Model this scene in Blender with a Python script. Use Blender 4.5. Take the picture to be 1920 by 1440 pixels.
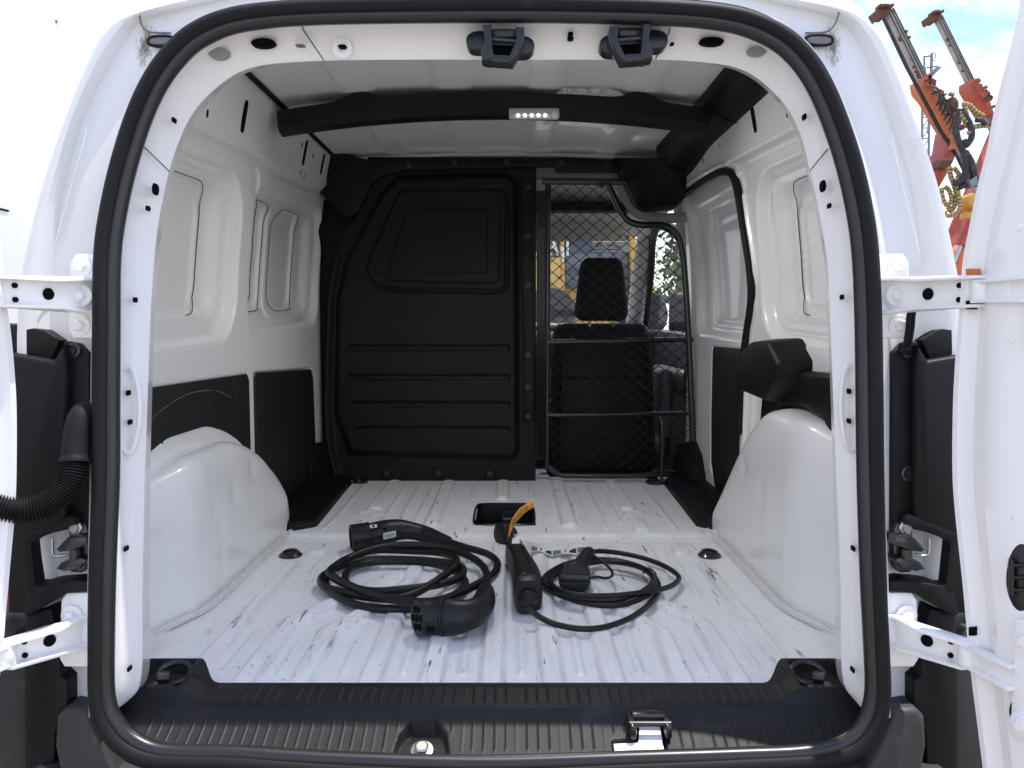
import bpy, bmesh, math, random
import numpy as np
from mathutils import Vector, Matrix, Quaternion
R = math.radians
random.seed(7); np.random.seed(7)
for o in list(bpy.data.objects): bpy.data.objects.remove(o)
scene = bpy.context.scene
col = scene.collection

# ------------------------------------------------------------------ camera
FPX = 1500.0                       # focal length in pixels of a 1920 wide frame
PITCH = R(4.0)
CAM = (0.035, 0.0, 0.61)
cd = bpy.data.cameras.new('camera'); cam = bpy.data.objects.new('camera', cd); col.objects.link(cam)
cam.location = CAM; cam.rotation_euler = (R(90) - PITCH, 0, 0)
cd.sensor_width = 36.0; cd.lens = 36.0 * FPX / 1920.0; cd.clip_start = 0.02; cd.clip_end = 3000
scene.camera = cam
# ------------------------------------------------------------------ world
SUN = Vector((0.22, 0.045, 0.95)).normalized()      # towards the sun
w = bpy.data.worlds.new('World'); scene.world = w; w.use_nodes = True
nt = w.node_tree; N = nt.nodes; LK = nt.links; N.clear()
out = N.new('ShaderNodeOutputWorld'); bg = N.new('ShaderNodeBackground')
sky = N.new('ShaderNodeTexSky'); sky.sky_type = 'NISHITA'; sky.sun_disc = False
sky.sun_elevation = math.asin(SUN.z); sky.sun_rotation = math.atan2(SUN.x, SUN.y)
sky.air_density = 1.0; sky.dust_density = 0.8; sky.ozone_density = 4.0
tc = N.new('ShaderNodeTexCoord'); mp = N.new('ShaderNodeMapping'); mp.inputs['Scale'].default_value = (1, 1, 2.4)
mp.inputs['Location'].default_value = (0.35, 0.2, 0.1)
cn = N.new('ShaderNodeTexNoise'); cn.inputs['Scale'].default_value = 2.6; cn.inputs['Detail'].default_value = 9
cn.inputs['Roughness'].default_value = 0.58; cn.inputs['Distortion'].default_value = 0.25
cr = N.new('ShaderNodeValToRGB'); cr.color_ramp.elements[0].position = 0.40; cr.color_ramp.elements[1].position = 0.60
cn2 = N.new('ShaderNodeTexNoise'); cn2.inputs['Scale'].default_value = 5.5; cn2.inputs['Detail'].default_value = 6
cc = N.new('ShaderNodeValToRGB')
cc.color_ramp.elements[0].color = (4.6, 4.7, 4.9, 1); cc.color_ramp.elements[0].position = 0.35
cc.color_ramp.elements[1].color = (6.6, 6.5, 6.3, 1); cc.color_ramp.elements[1].position = 0.62
mx = N.new('ShaderNodeMix'); mx.data_type = 'RGBA'
LK.new(tc.outputs['Generated'], mp.inputs[0]); LK.new(mp.outputs[0], cn.inputs[0]); LK.new(mp.outputs[0], cn2.inputs[0])
sx = N.new('ShaderNodeSeparateXYZ'); LK.new(tc.outputs['Generated'], sx.inputs[0])
md_ = N.new('ShaderNodeMath'); md_.operation = 'MULTIPLY_ADD'; md_.inputs[1].default_value = -0.22; md_.inputs[2].default_value = 0.045
LK.new(sx.outputs['Z'], md_.inputs[0])              # a cloud layer thins out overhead
ad_ = N.new('ShaderNodeMath'); ad_.operation = 'ADD'; LK.new(cn.outputs['Fac'], ad_.inputs[0]); LK.new(md_.outputs[0], ad_.inputs[1])
LK.new(ad_.outputs[0], cr.inputs[0]); LK.new(cn2.outputs['Fac'], cc.inputs[0])
tn = N.new('ShaderNodeMix'); tn.data_type = 'RGBA'; tn.blend_type = 'MULTIPLY'; tn.inputs[0].default_value = 1.0
tn.inputs[7].default_value = (1.0, 0.91, 0.955, 1); LK.new(sky.outputs[0], tn.inputs[6])      # white balance of the blue
LK.new(cr.outputs[0], mx.inputs[0]); LK.new(tn.outputs[2], mx.inputs[6]); LK.new(cc.outputs[0], mx.inputs[7])
LK.new(mx.outputs[2], bg.inputs[0]); bg.inputs[1].default_value = 0.112
LK.new(bg.outputs[0], out.inputs[0])
# ------------------------------------------------------------------ sun
sd = bpy.data.lights.new('sun', 'SUN'); sd.energy = 2.0; sd.angle = R(0.6); sd.color = (1.0, 0.95, 0.88)
so = bpy.data.objects.new('sun', sd); col.objects.link(so)
so.rotation_euler = (-SUN).to_track_quat('-Z', 'Y').to_euler()
# ------------------------------------------------------------------ exposure
vs = scene.view_settings; vs.view_transform = 'Standard'; vs.look = 'None'; vs.gamma = 1.0; vs.exposure = 1.66
vs.use_curve_mapping = False
scene.cycles.max_bounces = 24; scene.cycles.diffuse_bounces = 11; scene.cycles.glossy_bounces = 6; scene.cycles.transparent_max_bounces = 12

# ------------------------------------------------------------------ measuring helpers
cp, sp = math.cos(PITCH), math.sin(PITCH)
def ray(u, v):
    a = (u - 960) / FPX; b = (720 - v) / FPX
    return Vector((a, cp + b * sp, b * cp - sp))
CV = Vector(CAM)
def onY(u, v, y):
    r = ray(u, v); return CV + r * (y / r.y)
def onX(u, v, x):
    r = ray(u, v); return CV + r * ((x - CV.x) / r.x)
def onZ(u, v, z=0.0):
    r = ray(u, v); return CV + r * ((z - CV.z) / r.z)
LEAN = 0.12
def onL(u, v, off=0.0):            # the leaning plane of the rear opening
    r = ray(u, v); return CV + r * ((1.14 + off + LEAN * CV.z) / (r.y - LEAN * r.z))
def onP(u, v, p0, d):              # vertical plane through p0 along plan direction d
    n = Vector((-d[1], d[0], 0)); r = ray(u, v)
    return CV + r * ((Vector((p0[0], p0[1], 0)) - CV).dot(n) / r.dot(n))

# ------------------------------------------------------------------ materials
MATS = {}
def mat(name, c, rough=0.5, metal=0.0, coat=0.0, bump=None, var=None, spec=0.5, emit=None, coat_r=0.05):
    m = bpy.data.materials.new(name); m.use_nodes = True; MATS[name] = m
    nt = m.node_tree; b = nt.nodes['Principled BSDF']
    b.inputs['Base Color'].default_value = (*c, 1); b.inputs['Roughness'].default_value = rough
    b.inputs['Metallic'].default_value = metal; b.inputs['Coat Weight'].default_value = coat
    b.inputs['Coat Roughness'].default_value = coat_r; b.inputs['Specular IOR Level'].default_value = spec
    if emit: b.inputs['Emission Color'].default_value = (*emit[0], 1); b.inputs['Emission Strength'].default_value = emit[1]
    tcn = nt.nodes.new('ShaderNodeTexCoord')
    if bump:
        n = nt.nodes.new('ShaderNodeTexNoise'); n.inputs['Scale'].default_value = bump[0]; n.inputs['Detail'].default_value = 3
        bp = nt.nodes.new('ShaderNodeBump'); bp.inputs['Strength'].default_value = bump[1]; bp.inputs['Distance'].default_value = bump[2]
        nt.links.new(tcn.outputs['Object'], n.inputs[0]); nt.links.new(n.outputs['Fac'], bp.inputs['Height'])
        nt.links.new(bp.outputs[0], b.inputs['Normal'])
    if var:   # var = (scale, colour2, lo, hi): wear and dirt with a shape of its own
        n = nt.nodes.new('ShaderNodeTexNoise'); n.inputs['Scale'].default_value = var[0]; n.inputs['Detail'].default_value = 7
        n.inputs['Roughness'].default_value = 0.65
        rp = nt.nodes.new('ShaderNodeValToRGB'); rp.color_ramp.elements[0].position = var[2]; rp.color_ramp.elements[1].position = var[3]
        rp.color_ramp.elements[0].color = (*c, 1); rp.color_ramp.elements[1].color = (*var[1], 1)
        nt.links.new(tcn.outputs['Object'], n.inputs[0]); nt.links.new(n.outputs['Fac'], rp.inputs[0])
        nt.links.new(rp.outputs[0], b.inputs['Base Color'])
    return m
mat('paint', (0.88, 0.88, 0.875), 0.3, coat=0.5, coat_r=0.025, spec=.35, bump=(900, 0.02, 0.0006))
mat('paint_worn', (0.78, 0.785, 0.79), 0.3, coat=0.7, coat_r=0.06, var=(30, (0.62, 0.62, 0.61), 0.60, 0.78))
mat('paint_gutter', (0.74, 0.745, 0.74), 0.35, coat=0.6, coat_r=0.08, var=(14, (0.55, 0.53, 0.48), 0.62, 0.80))
pgm = M_ = MATS['paint_gutter']; nt = pgm.node_tree; b = nt.nodes['Principled BSDF']
src = b.inputs['Base Color'].links[0].from_socket
geo = nt.nodes.new('ShaderNodeNewGeometry'); acc = None
for (u_, v_) in ((266, 62), (1566, 62)):
    pc_ = onL(u_, v_ + 18, .055)
    sb = nt.nodes.new('ShaderNodeVectorMath'); sb.operation = 'SUBTRACT'; sb.inputs[1].default_value = tuple(pc_); nt.links.new(geo.outputs['Position'], sb.inputs[0])
    ml = nt.nodes.new('ShaderNodeVectorMath'); ml.operation = 'MULTIPLY'; ml.inputs[1].default_value = (34, 6, 14); nt.links.new(sb.outputs[0], ml.inputs[0])
    ln = nt.nodes.new('ShaderNodeVectorMath'); ln.operation = 'LENGTH'; nt.links.new(ml.outputs[0], ln.inputs[0])
    mr = nt.nodes.new('ShaderNodeMapRange'); mr.inputs[1].default_value = 0.05; mr.inputs[2].default_value = 1.15; mr.inputs[3].default_value = 0.40; mr.inputs[4].default_value = -0.30
    nt.links.new(ln.outputs['Value'], mr.inputs[0])
    if acc is None: acc = mr.outputs[0]
    else:
        mxx = nt.nodes.new('ShaderNodeMath'); mxx.operation = 'MAXIMUM'; nt.links.new(acc, mxx.inputs[0]); nt.links.new(mr.outputs[0], mxx.inputs[1]); acc = mxx.outputs[0]
mpp = nt.nodes.new('ShaderNodeMapping'); mpp.inputs['Scale'].default_value = (1, 1, .22); nt.links.new(geo.outputs['Position'], mpp.inputs[0])
nzz = nt.nodes.new('ShaderNodeTexNoise'); nzz.inputs['Scale'].default_value = 260; nzz.inputs['Detail'].default_value = 6; nzz.inputs['Roughness'].default_value = .7; nt.links.new(mpp.outputs[0], nzz.inputs[0])
sm = nt.nodes.new('ShaderNodeMath'); sm.operation = 'ADD'; nt.links.new(acc, sm.inputs[0]); nt.links.new(nzz.outputs['Fac'], sm.inputs[1])
rmp = nt.nodes.new('ShaderNodeValToRGB'); rmp.color_ramp.elements[0].position = .56; rmp.color_ramp.elements[1].position = .86; nt.links.new(sm.outputs[0], rmp.inputs[0])
mxc = nt.nodes.new('ShaderNodeMix'); mxc.data_type = 'RGBA'; nt.links.new(rmp.outputs[0], mxc.inputs[0]); nt.links.new(src, mxc.inputs[6]); mxc.inputs[7].default_value = (.16, .12, .075, 1)
nt.links.new(mxc.outputs[2], b.inputs['Base Color'])
mat('plastic', (0.0065, 0.0065, 0.0072), 0.5, bump=(700, 0.10, 0.001), spec=.22)
mat('plastic_smooth', (0.011, 0.011, 0.0125), 0.34)
mat('plastic_sill', (0.010, 0.0103, 0.0115), 0.5, bump=(900, 0.2, 0.001), var=(9, (0.035, 0.035, 0.034), 0.60, 0.80), spec=.25)
mat('bumper', (0.028, 0.029, 0.030), 0.55, bump=(600, 0.25, 0.0015), var=(11, (0.16, 0.15, 0.13), 0.58, 0.80))
mat('rubber', (0.008, 0.008, 0.009), 0.62, bump=(300, 0.12, 0.001), var=(40, (0.035, 0.033, 0.029), 0.62, 0.85), spec=.22)
mat('board', (0.006, 0.006, 0.0065), 0.6, bump=(400, 0.1, 0.001), var=(55, (0.04, 0.04, 0.04), 0.66, 0.82))
mat('hole', (0.004, 0.004, 0.005), 0.9, spec=0.1)
mat('steel', (0.42, 0.42, 0.41), 0.35, metal=1.0)
mat('black_metal', (0.012, 0.012, 0.013), 0.3, coat=0.3)
mat('tube_metal', (0.010, 0.010, 0.011), 0.28, coat=0.5)
mat('cable', (0.007, 0.007, 0.0078), 0.42, bump=(500, 0.1, 0.001), spec=.35)
mat('plug', (0.008, 0.008, 0.009), 0.42, bump=(800, 0.15, 0.001), spec=.35)
mat('fabric', (0.016, 0.016, 0.018), 0.9, bump=(900, 0.5, 0.002))
mat('grey_trim', (0.32, 0.32, 0.315), 0.7, bump=(500, 0.1, 0.001))
mat('dark_trim', (0.05, 0.052, 0.056), 0.6, bump=(500, 0.2, 0.001))
mat('headliner', (0.58, 0.56, 0.52), 0.9)
mat('orange_tag', (0.85, 0.36, 0.02), 0.5)
mat('paper', (0.75, 0.75, 0.74), 0.6)
mat('ink', (0.02, 0.02, 0.02), 0.6)
mat('lens', (0.75, 0.76, 0.77), 0.15)
mat('led', (0.9, 0.9, 0.85), 0.3, emit=((1.0, 0.96, 0.88), 1.3))
mat('red_lamp', (0.45, 0.01, 0.02), 0.15, coat=0.5)
mat('reflector_orange', (0.5, 0.14, 0.02), 0.3)
mat('seam', (0.16, 0.16, 0.16), 0.7)
mat('gap', (0.03, 0.03, 0.03), 0.8)
mat('lamp_body', (0.5, 0.5, 0.49), 0.5)
mat('sealer', (0.70, 0.70, 0.69), 0.5, bump=(120, 0.4, 0.002))
mat('dirt', (0.10, 0.075, 0.05), 0.95)
mat('rig_red', (0.42, 0.075, 0.035), 0.5, var=(6, (0.20, 0.06, 0.04), 0.45, 0.75))
mat('rig_orange', (0.60, 0.17, 0.06), 0.5, var=(5, (0.30, 0.09, 0.05), 0.5, 0.75))
mat('rig_rail', (0.36, 0.345, 0.31), 0.55, var=(4, (0.24, 0.21, 0.17), 0.5, 0.75))
mat('groove', (0.07, 0.065, 0.06), 0.7)
mat('rig_rust', (0.13, 0.06, 0.035), 0.8)
mat('hose_yellow', (0.40, 0.30, 0.12), 0.6)
mat('hose_black', (0.02, 0.02, 0.02), 0.6, var=(8, (0.08, 0.07, 0.06), 0.5, 0.7))
mat('yellow', (0.62, 0.36, 0.06), 0.45, var=(3, (0.45, 0.26, 0.06), 0.5, 0.8))
mat('yellow_bright', (0.85, 0.62, 0.02), 0.45)
mat('tyre', (0.022, 0.022, 0.023), 0.85)
mat('galv', (0.22, 0.23, 0.24), 0.5, metal=0.5)
mat('white_sheet', (0.80, 0.81, 0.82), 0.5, var=(2, (0.74, 0.75, 0.76), 0.45, 0.75))
mat('ground', (0.26, 0.235, 0.20), 0.95, bump=(30, 0.5, 0.01), var=(3, (0.20, 0.18, 0.155), 0.4, 0.7))
mat('bark', (0.10, 0.075, 0.05), 0.95)
mat('leaf', (0.07, 0.12, 0.035), 0.6, var=(3, (0.14, 0.16, 0.05), 0.4, 0.7))
mat('glass_dark', (0.05, 0.07, 0.09), 0.06)
gm = bpy.data.materials.new('glass'); gm.use_nodes = True; MATS['glass'] = gm
gt = gm.node_tree; gt.nodes.remove(gt.nodes['Principled BSDF'])
t1 = gt.nodes.new('ShaderNodeBsdfTransparent'); t1.inputs[0].default_value = (0.90, 0.94, 0.93, 1)
t2 = gt.nodes.new('ShaderNodeBsdfGlossy'); t2.inputs['Roughness'].default_value = 0.02
t3 = gt.nodes.new('ShaderNodeMixShader'); t3.inputs[0].default_value = 0.07
gt.links.new(t1.outputs[0], t3.inputs[1]); gt.links.new(t2.outputs[0], t3.inputs[2])
gt.links.new(t3.outputs[0], gt.nodes['Material Output'].inputs[0])
# floor paint: scuffs, long dark scratches along the ribs, and worn crowns
fm = mat('paint_floor', (0.76, 0.77, 0.785), 0.42, coat=0.05, coat_r=0.15, spec=.25)
nt = fm.node_tree; b = nt.nodes['Principled BSDF']; tcn = nt.nodes.new('ShaderNodeTexCoord')
def nz(scale, mapsc, detail=6, rough=0.6, loc=(0, 0, 0)):
    m_ = nt.nodes.new('ShaderNodeMapping'); m_.inputs['Scale'].default_value = mapsc; m_.inputs['Location'].default_value = loc
    n = nt.nodes.new('ShaderNodeTexNoise'); n.inputs['Scale'].default_value = scale; n.inputs['Detail'].default_value = detail
    n.inputs['Roughness'].default_value = rough
    nt.links.new(tcn.outputs['Object'], m_.inputs[0]); nt.links.new(m_.outputs[0], n.inputs[0]); return n
def ramp(src, lo, hi, c0, c1):
    r_ = nt.nodes.new('ShaderNodeValToRGB'); r_.color_ramp.elements[0].position = lo; r_.color_ramp.elements[1].position = hi
    r_.color_ramp.elements[0].color = (c0, c0, c0, 1); r_.color_ramp.elements[1].color = (c1, c1, c1, 1)
    nt.links.new(src, r_.inputs[0]); return r_.outputs[0]
def mul(a, c):
    q = nt.nodes.new('ShaderNodeMath'); q.operation = 'MULTIPLY'; nt.links.new(a, q.inputs[0]); nt.links.new(c, q.inputs[1]); return q.outputs[0]
def mixc(fac, a, c):
    q = nt.nodes.new('ShaderNodeMix'); q.data_type = 'RGBA'; nt.links.new(fac, q.inputs[0])
    if isinstance(a, tuple): q.inputs[6].default_value = (*a, 1)
    else: nt.links.new(a, q.inputs[6])
    q.inputs[7].default_value = (*c, 1); return q.outputs[2]
scr = mul(ramp(nz(60, (1, 0.09, 1)).outputs['Fac'], 0.635, 0.68, 0, 1), ramp(nz(7, (1, 1, 1)).outputs['Fac'], 0.47, 0.60, 0, 1))
sp2 = mul(ramp(nz(150, (1, 0.5, 1), 2, 0.5, (3, 1, 0)).outputs['Fac'], 0.675, 0.72, 0, 1), ramp(nz(5, (1, 1, 1), 4, .6, (5, 2, 0)).outputs['Fac'], 0.48, 0.6, 0, 1))
scuff = ramp(nz(11, (1, 0.35, 1), 8, 0.7, (2, 0, 0)).outputs['Fac'], 0.5, 0.75, 0, 0.55)
c1_ = mixc(scuff, (0.88, 0.885, 0.89), (0.72, 0.725, 0.73))
def att(n_):
    q = nt.nodes.new('ShaderNodeAttribute'); q.attribute_name = n_; return q.outputs['Fac']
slope_mix = mul(att('rib_slope'), ramp(nz(26, (1, 0.3, 1), 6, .65, (7, 0, 0)).outputs['Fac'], 0.40, 0.66, 0.04, 0.42))  # greyer where the rib sides are steep, broken up by noise
crw = mul(att('crown'), ramp(nz(40, (1, 0.12, 1), 6, .7, (1, 4, 0)).outputs['Fac'], 0.46, 0.70, 0, 0.60))
c1_ = mixc(slope_mix, c1_, (0.42, 0.42, 0.415)); c1_ = mixc(crw, c1_, (0.66, 0.645, 0.61))
crk = mul(att('crown'), ramp(nz(75, (1, 0.10, 1), 5, .6, (9, 3, 0)).outputs['Fac'], 0.645, 0.68, 0, 0.9))
c1_ = mixc(crk, c1_, (0.10, 0.095, 0.09))
c2_ = mixc(scr, c1_, (0.07, 0.065, 0.06)); c3_ = mixc(sp2, c2_, (0.05, 0.05, 0.05))
nt.links.new(c3_, b.inputs['Base Color'])
M = MATS

# ------------------------------------------------------------------ mesh helpers
WL = {}                                              # world location of every object
def place(ob, c, parent):
    col.objects.link(ob)
    if parent is not None:
        ob.parent = parent; ob.location = Vector(c) - WL[parent.name]
    else: ob.location = c
    WL[ob.name] = Vector(c)
def obj(name, verts, faces, m, parent=None, smooth=True, ang=40):
    v = np.array([tuple(p) for p in verts], dtype=float) if not isinstance(verts, np.ndarray) else verts
    c = (v.min(0) + v.max(0)) / 2
    if parent is None: c[2] = v[:, 2].min()
    me = bpy.data.meshes.new(name)
    me.from_pydata((v - c).tolist(), [], faces if isinstance(faces, list) else faces.tolist()); me.update()
    me.materials.append(M[m])
    if smooth: me.shade_smooth(); me.set_sharp_from_angle(angle=R(ang))
    o = bpy.data.objects.new(name, me); place(o, c, parent); return o
def from_bm(name, bm, m, parent=None, smooth=True, ang=40):
    bmesh.ops.recalc_face_normals(bm, faces=bm.faces[:])
    vs_ = [tuple(v.co) for v in bm.verts]; bm.verts.index_update()
    fs = [[v.index for v in f.verts] for f in bm.faces]; bm.free()
    return obj(name, vs_, fs, m, parent, smooth, ang)
def inst(name, me, loc, parent, rot=None):
    o = bpy.data.objects.new(name, me); place(o, loc, parent)
    if rot is not None: o.rotation_mode = 'QUATERNION'; o.rotation_quaternion = rot
    return o
def thing(name, loc, label, cat, group=None):
    o = bpy.data.objects.new(name, None); col.objects.link(o); o.location = loc; WL[o.name] = Vector(loc)
    o['label'] = label; o['category'] = cat
    if group: o['group'] = group
    return o
def gridfaces(nu, nv, closeu=False):
    F = []
    for i in range(nu if closeu else nu - 1):
        for j in range(nv - 1):
            a = i * nv + j; c = ((i + 1) % nu) * nv + j
            F.append((a, c, c + 1, a + 1))
    return F
def grid(name, Pt, m, parent, ang=60, mask=None, flip=False, attrs=None):
    nu, nv = Pt.shape[:2]
    I = np.arange(nu * nv).reshape(nu, nv)
    F = np.stack([I[:-1, :-1], I[1:, :-1], I[1:, 1:], I[:-1, 1:]], -1).reshape(-1, 4)
    if mask is not None: F = F[mask[:-1, :-1].reshape(-1)]
    if flip: F = F[:, ::-1]
    V = Pt.reshape(-1, 3); used = np.unique(F); rm = -np.ones(len(V), int); rm[used] = np.arange(len(used))
    o = obj(name, V[used], rm[F], m, parent, True, ang)
    for k, a in (attrs or {}).items():
        at_ = o.data.attributes.new(k, 'FLOAT', 'POINT'); at_.data.foreach_set('value', np.ascontiguousarray(a.reshape(-1)[used], dtype=np.float32))
    return o
def boxbm(size, bev=0.0, seg=2, taper=None):
    bm = bmesh.new(); bmesh.ops.create_cube(bm, size=1)
    for v in bm.verts:
        k = 1.0
        if taper and v.co.z > 0: k = taper
        v.co.x *= size[0] * k; v.co.y *= size[1] * (k if taper else 1); v.co.z *= size[2]
    if bev > 0: bmesh.ops.bevel(bm, geom=bm.edges[:], offset=bev, segments=seg, affect='EDGES', profile=0.5)
    return bm
def box(name, c, size, m, parent, bev=0.002, rot=None, seg=2, taper=None):
    bm = boxbm(size, bev, seg, taper)
    mt = Matrix.Translation(c) @ (rot.to_matrix().to_4x4() if isinstance(rot, Quaternion) else (rot.to_4x4() if rot is not None else Matrix()))
    bmesh.ops.transform(bm, matrix=mt, verts=bm.verts[:])
    return from_bm(name, bm, m, parent)
def bar(name, a, b_, wd, ht, m, parent, bev=0.002, up=(0, 0, 1)):
    a = Vector(a); b_ = Vector(b_); d = (b_ - a); L_ = d.length; d.normalize(); up = Vector(up)
    x = d.cross(up).normalized(); z = x.cross(d)
    rot = Matrix((x, d, z)).transposed()
    return box(name, (a + b_) / 2, (wd, L_, ht), m, parent, bev, rot)
def crom(pts, n=8, closed=False):
    P = [Vector(p) for p in pts]; out_ = []; k = len(P)
    for i in range(k if closed else k - 1):
        if closed: p0, p1, p2, p3 = P[i - 1], P[i], P[(i + 1) % k], P[(i + 2) % k]
        else: p0, p1, p2, p3 = P[max(i - 1, 0)], P[i], P[i + 1], P[min(i + 2, k - 1)]
        for j in range(n):
            t = j / n; t2 = t * t; t3 = t2 * t
            out_.append(0.5 * ((2 * p1) + (p2 - p0) * t + (2 * p0 - 5 * p1 + 4 * p2 - p3) * t2 + (3 * p1 - p0 - 3 * p2 + p3) * t3))
    if not closed: out_.append(P[-1])
    return out_
def tubedata(pts, r, seg=10, closed=False, flat=1.0, caps=True):
    P = [Vector(p) for p in pts]; n = len(P); V = []; Fc = []
    tang = []
    for i in range(n):
        a = P[i - 1] if (i > 0 or closed) else P[i]; c = P[(i + 1) % n] if (i < n - 1 or closed) else P[i]
        t = (c - a); tang.append(t.normalized() if t.length > 1e-9 else Vector((0, 1, 0)))
    up = Vector((0, 0, 1)) if abs(tang[0].z) < 0.9 else Vector((0, 1, 0))
    nrm = (up - tang[0] * up.dot(tang[0])).normalized()
    for i in range(n):
        if i: nrm = (nrm - tang[i] * nrm.dot(tang[i])); nrm = nrm.normalized() if nrm.length > 1e-6 else up
        bn = tang[i].cross(nrm); rr = r[i] if hasattr(r, '__len__') else r
        for k in range(seg):
            q = 2 * math.pi * k / seg
            V.append(P[i] + nrm * (math.cos(q) * rr) + bn * (math.sin(q) * rr * flat))
    for i in range(n if closed else n - 1):
        for k in range(seg):
            a = i * seg + k; b2 = i * seg + (k + 1) % seg; c = ((i + 1) % n) * seg + (k + 1) % seg; d = ((i + 1) % n) * seg + k
            Fc.append((a, d, c, b2))
    if not closed and caps:
        Fc.append(tuple(range(seg))); Fc.append(tuple(reversed(range((n - 1) * seg, n * seg))))
    return V, Fc
def tube(name, pts, r, m, parent, seg=10, closed=False, flat=1.0):
    V, Fc = tubedata(pts, r, seg, closed, flat); return obj(name, V, Fc, m, parent, True, 50)
def lathedata(prof, c=(0, 0, 0), axis=(0, 0, 1), seg=20):
    ax = Vector(axis).normalized(); q = Vector((0, 0, 1)).rotation_difference(ax); V = []; Fc = []
    for (r_, h) in prof:
        for k in range(seg):
            a = 2 * math.pi * k / seg
            V.append(Vector(c) + q @ Vector((r_ * math.cos(a), r_ * math.sin(a), h)))
    for i in range(len(prof) - 1):
        for k in range(seg): Fc.append((i * seg + k, i * seg + (k + 1) % seg, (i + 1) * seg + (k + 1) % seg, (i + 1) * seg + k))
    Fc.append(tuple(reversed(range(seg)))); Fc.append(tuple(range((len(prof) - 1) * seg, len(prof) * seg)))
    return V, Fc
def lathe(name, prof, c, axis, m, parent, seg=20, ang=35):
    V, Fc = lathedata(prof, c, axis, seg); return obj(name, V, Fc, m, parent, True, ang)
def slab(name, poly, ext, m, parent, bev=0.003, seg=2, ang=40):
    """poly: world points of the visible face; ext: vector to the hidden face."""
    bm = bmesh.new(); e = Vector(ext)
    f = [bm.verts.new(Vector(p)) for p in poly]; g = [bm.verts.new(Vector(p) + e) for p in poly]
    n = len(f); top = bm.faces.new(f); bm.faces.new(list(reversed(g)))
    for i in range(n): bm.faces.new((f[(i + 1) % n], f[i], g[i], g[(i + 1) % n]))
    bmesh.ops.recalc_face_normals(bm, faces=bm.faces[:])
    if bev > 0: bmesh.ops.bevel(bm, geom=list(top.edges), offset=bev, segments=seg, affect='EDGES', profile=0.5, clamp_overlap=True)
    return from_bm(name, bm, m, parent, True, ang)
def rpoly(pts, k=2):
    """round the corners of a closed polygon (Chaikin)"""
    P = [Vector(p) for p in pts]
    for _ in range(k):
        Q = []
        for i in range(len(P)):
            a = P[i]; b_ = P[(i + 1) % len(P)]; Q += [a * .75 + b_ * .25, a * .25 + b_ * .75]
        P = Q
    return P
def sst(x): x = np.clip(x, 0, 1); return x * x * (3 - 2 * x)
def sdpoly(X, Y, pts, r=0.0):
    """signed distance to a polygon, negative inside; r rounds the corners outward"""
    n = len(pts); d = np.full(X.shape, 1e9); ins = np.zeros(X.shape, bool)
    for i in range(n):
        ax, ay = pts[i]; bx_, by = pts[(i + 1) % n]; ex, ey = bx_ - ax, by - ay
        t = np.clip(((X - ax) * ex + (Y - ay) * ey) / (ex * ex + ey * ey + 1e-12), 0, 1)
        d = np.minimum(d, np.hypot(X - ax - t * ex, Y - ay - t * ey))
        cnd = ((ay > Y) != (by > Y)); xi = ax + (Y - ay) * ex / (ey if abs(ey) > 1e-9 else 1e-9)
        ins ^= cnd & (X < xi)
    return np.where(ins, -d, d) - r
def dseg(X, Y, pts):
    d = np.full(X.shape, 1e9)
    for i in range(len(pts) - 1):
        ax, ay = pts[i]; bx_, by = pts[i + 1]; ex, ey = bx_ - ax, by - ay
        t = np.clip(((X - ax) * ex + (Y - ay) * ey) / (ex * ex + ey * ey + 1e-12), 0, 1)
        d = np.minimum(d, np.hypot(X - ax - t * ex, Y - ay - t * ey))
    return d
def interp(x, xs, ys): return np.interp(x, xs, ys)
def sinterp(x, xs, ys, kn=25):
    """smooth (monotone-ish) interpolation of a profile: linear then box-smoothed"""
    xx = np.linspace(xs[0], xs[-1], 400); yy = np.interp(xx, xs, ys)
    k = np.ones(kn) / kn; yp = np.convolve(np.pad(yy, kn // 2, mode='edge'), k, mode='valid')
    return np.interp(x, xx, yp)
def boltdata(rw, rh, h, hexa=True):
    V, Fc = lathedata([(rw * .9, 0), (rw, 0.0008), (rw, 0.002), (rw * .96, 0.0026), (rh * 1.02, 0.0028)], seg=24)
    V2, F2 = lathedata([(rh, 0.002), (rh, h * .85), (rh * .82, h)], seg=6 if hexa else 20)
    n = len(V); return V + V2, Fc + [tuple(i + n for i in f) for f in F2]
def meshdata(name, VF, m, ang=35):
    me = bpy.data.meshes.new(name); me.from_pydata([tuple(v) for v in VF[0]], [], [tuple(f) for f in VF[1]]); me.materials.append(M[m])
    me.shade_smooth(); me.set_sharp_from_angle(angle=R(ang)); return me
QY = Vector((0, 0, 1)).rotation_difference(Vector((0, -1, 0)))      # +Z of a bolt turned towards the rear of the van
QX = {1: Vector((0, 0, 1)).rotation_difference(Vector((1, 0, 0))), -1: Vector((0, 0, 1)).rotation_difference(Vector((-1, 0, 0)))}

# ================================================================== ground
GZ = -0.62
V = [(-400, -300, GZ), (400, -300, GZ), (400, 800, GZ), (-400, 800, GZ)]
g = obj('ground', V, [(0, 1, 2, 3)], 'ground', None, False); g['kind'] = 'structure'

# ================================================================== the van
van = thing('delivery_van', (0, 3.0, GZ), 'white panel van with its rear doors open, seen into the empty load bay', 'van')

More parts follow.
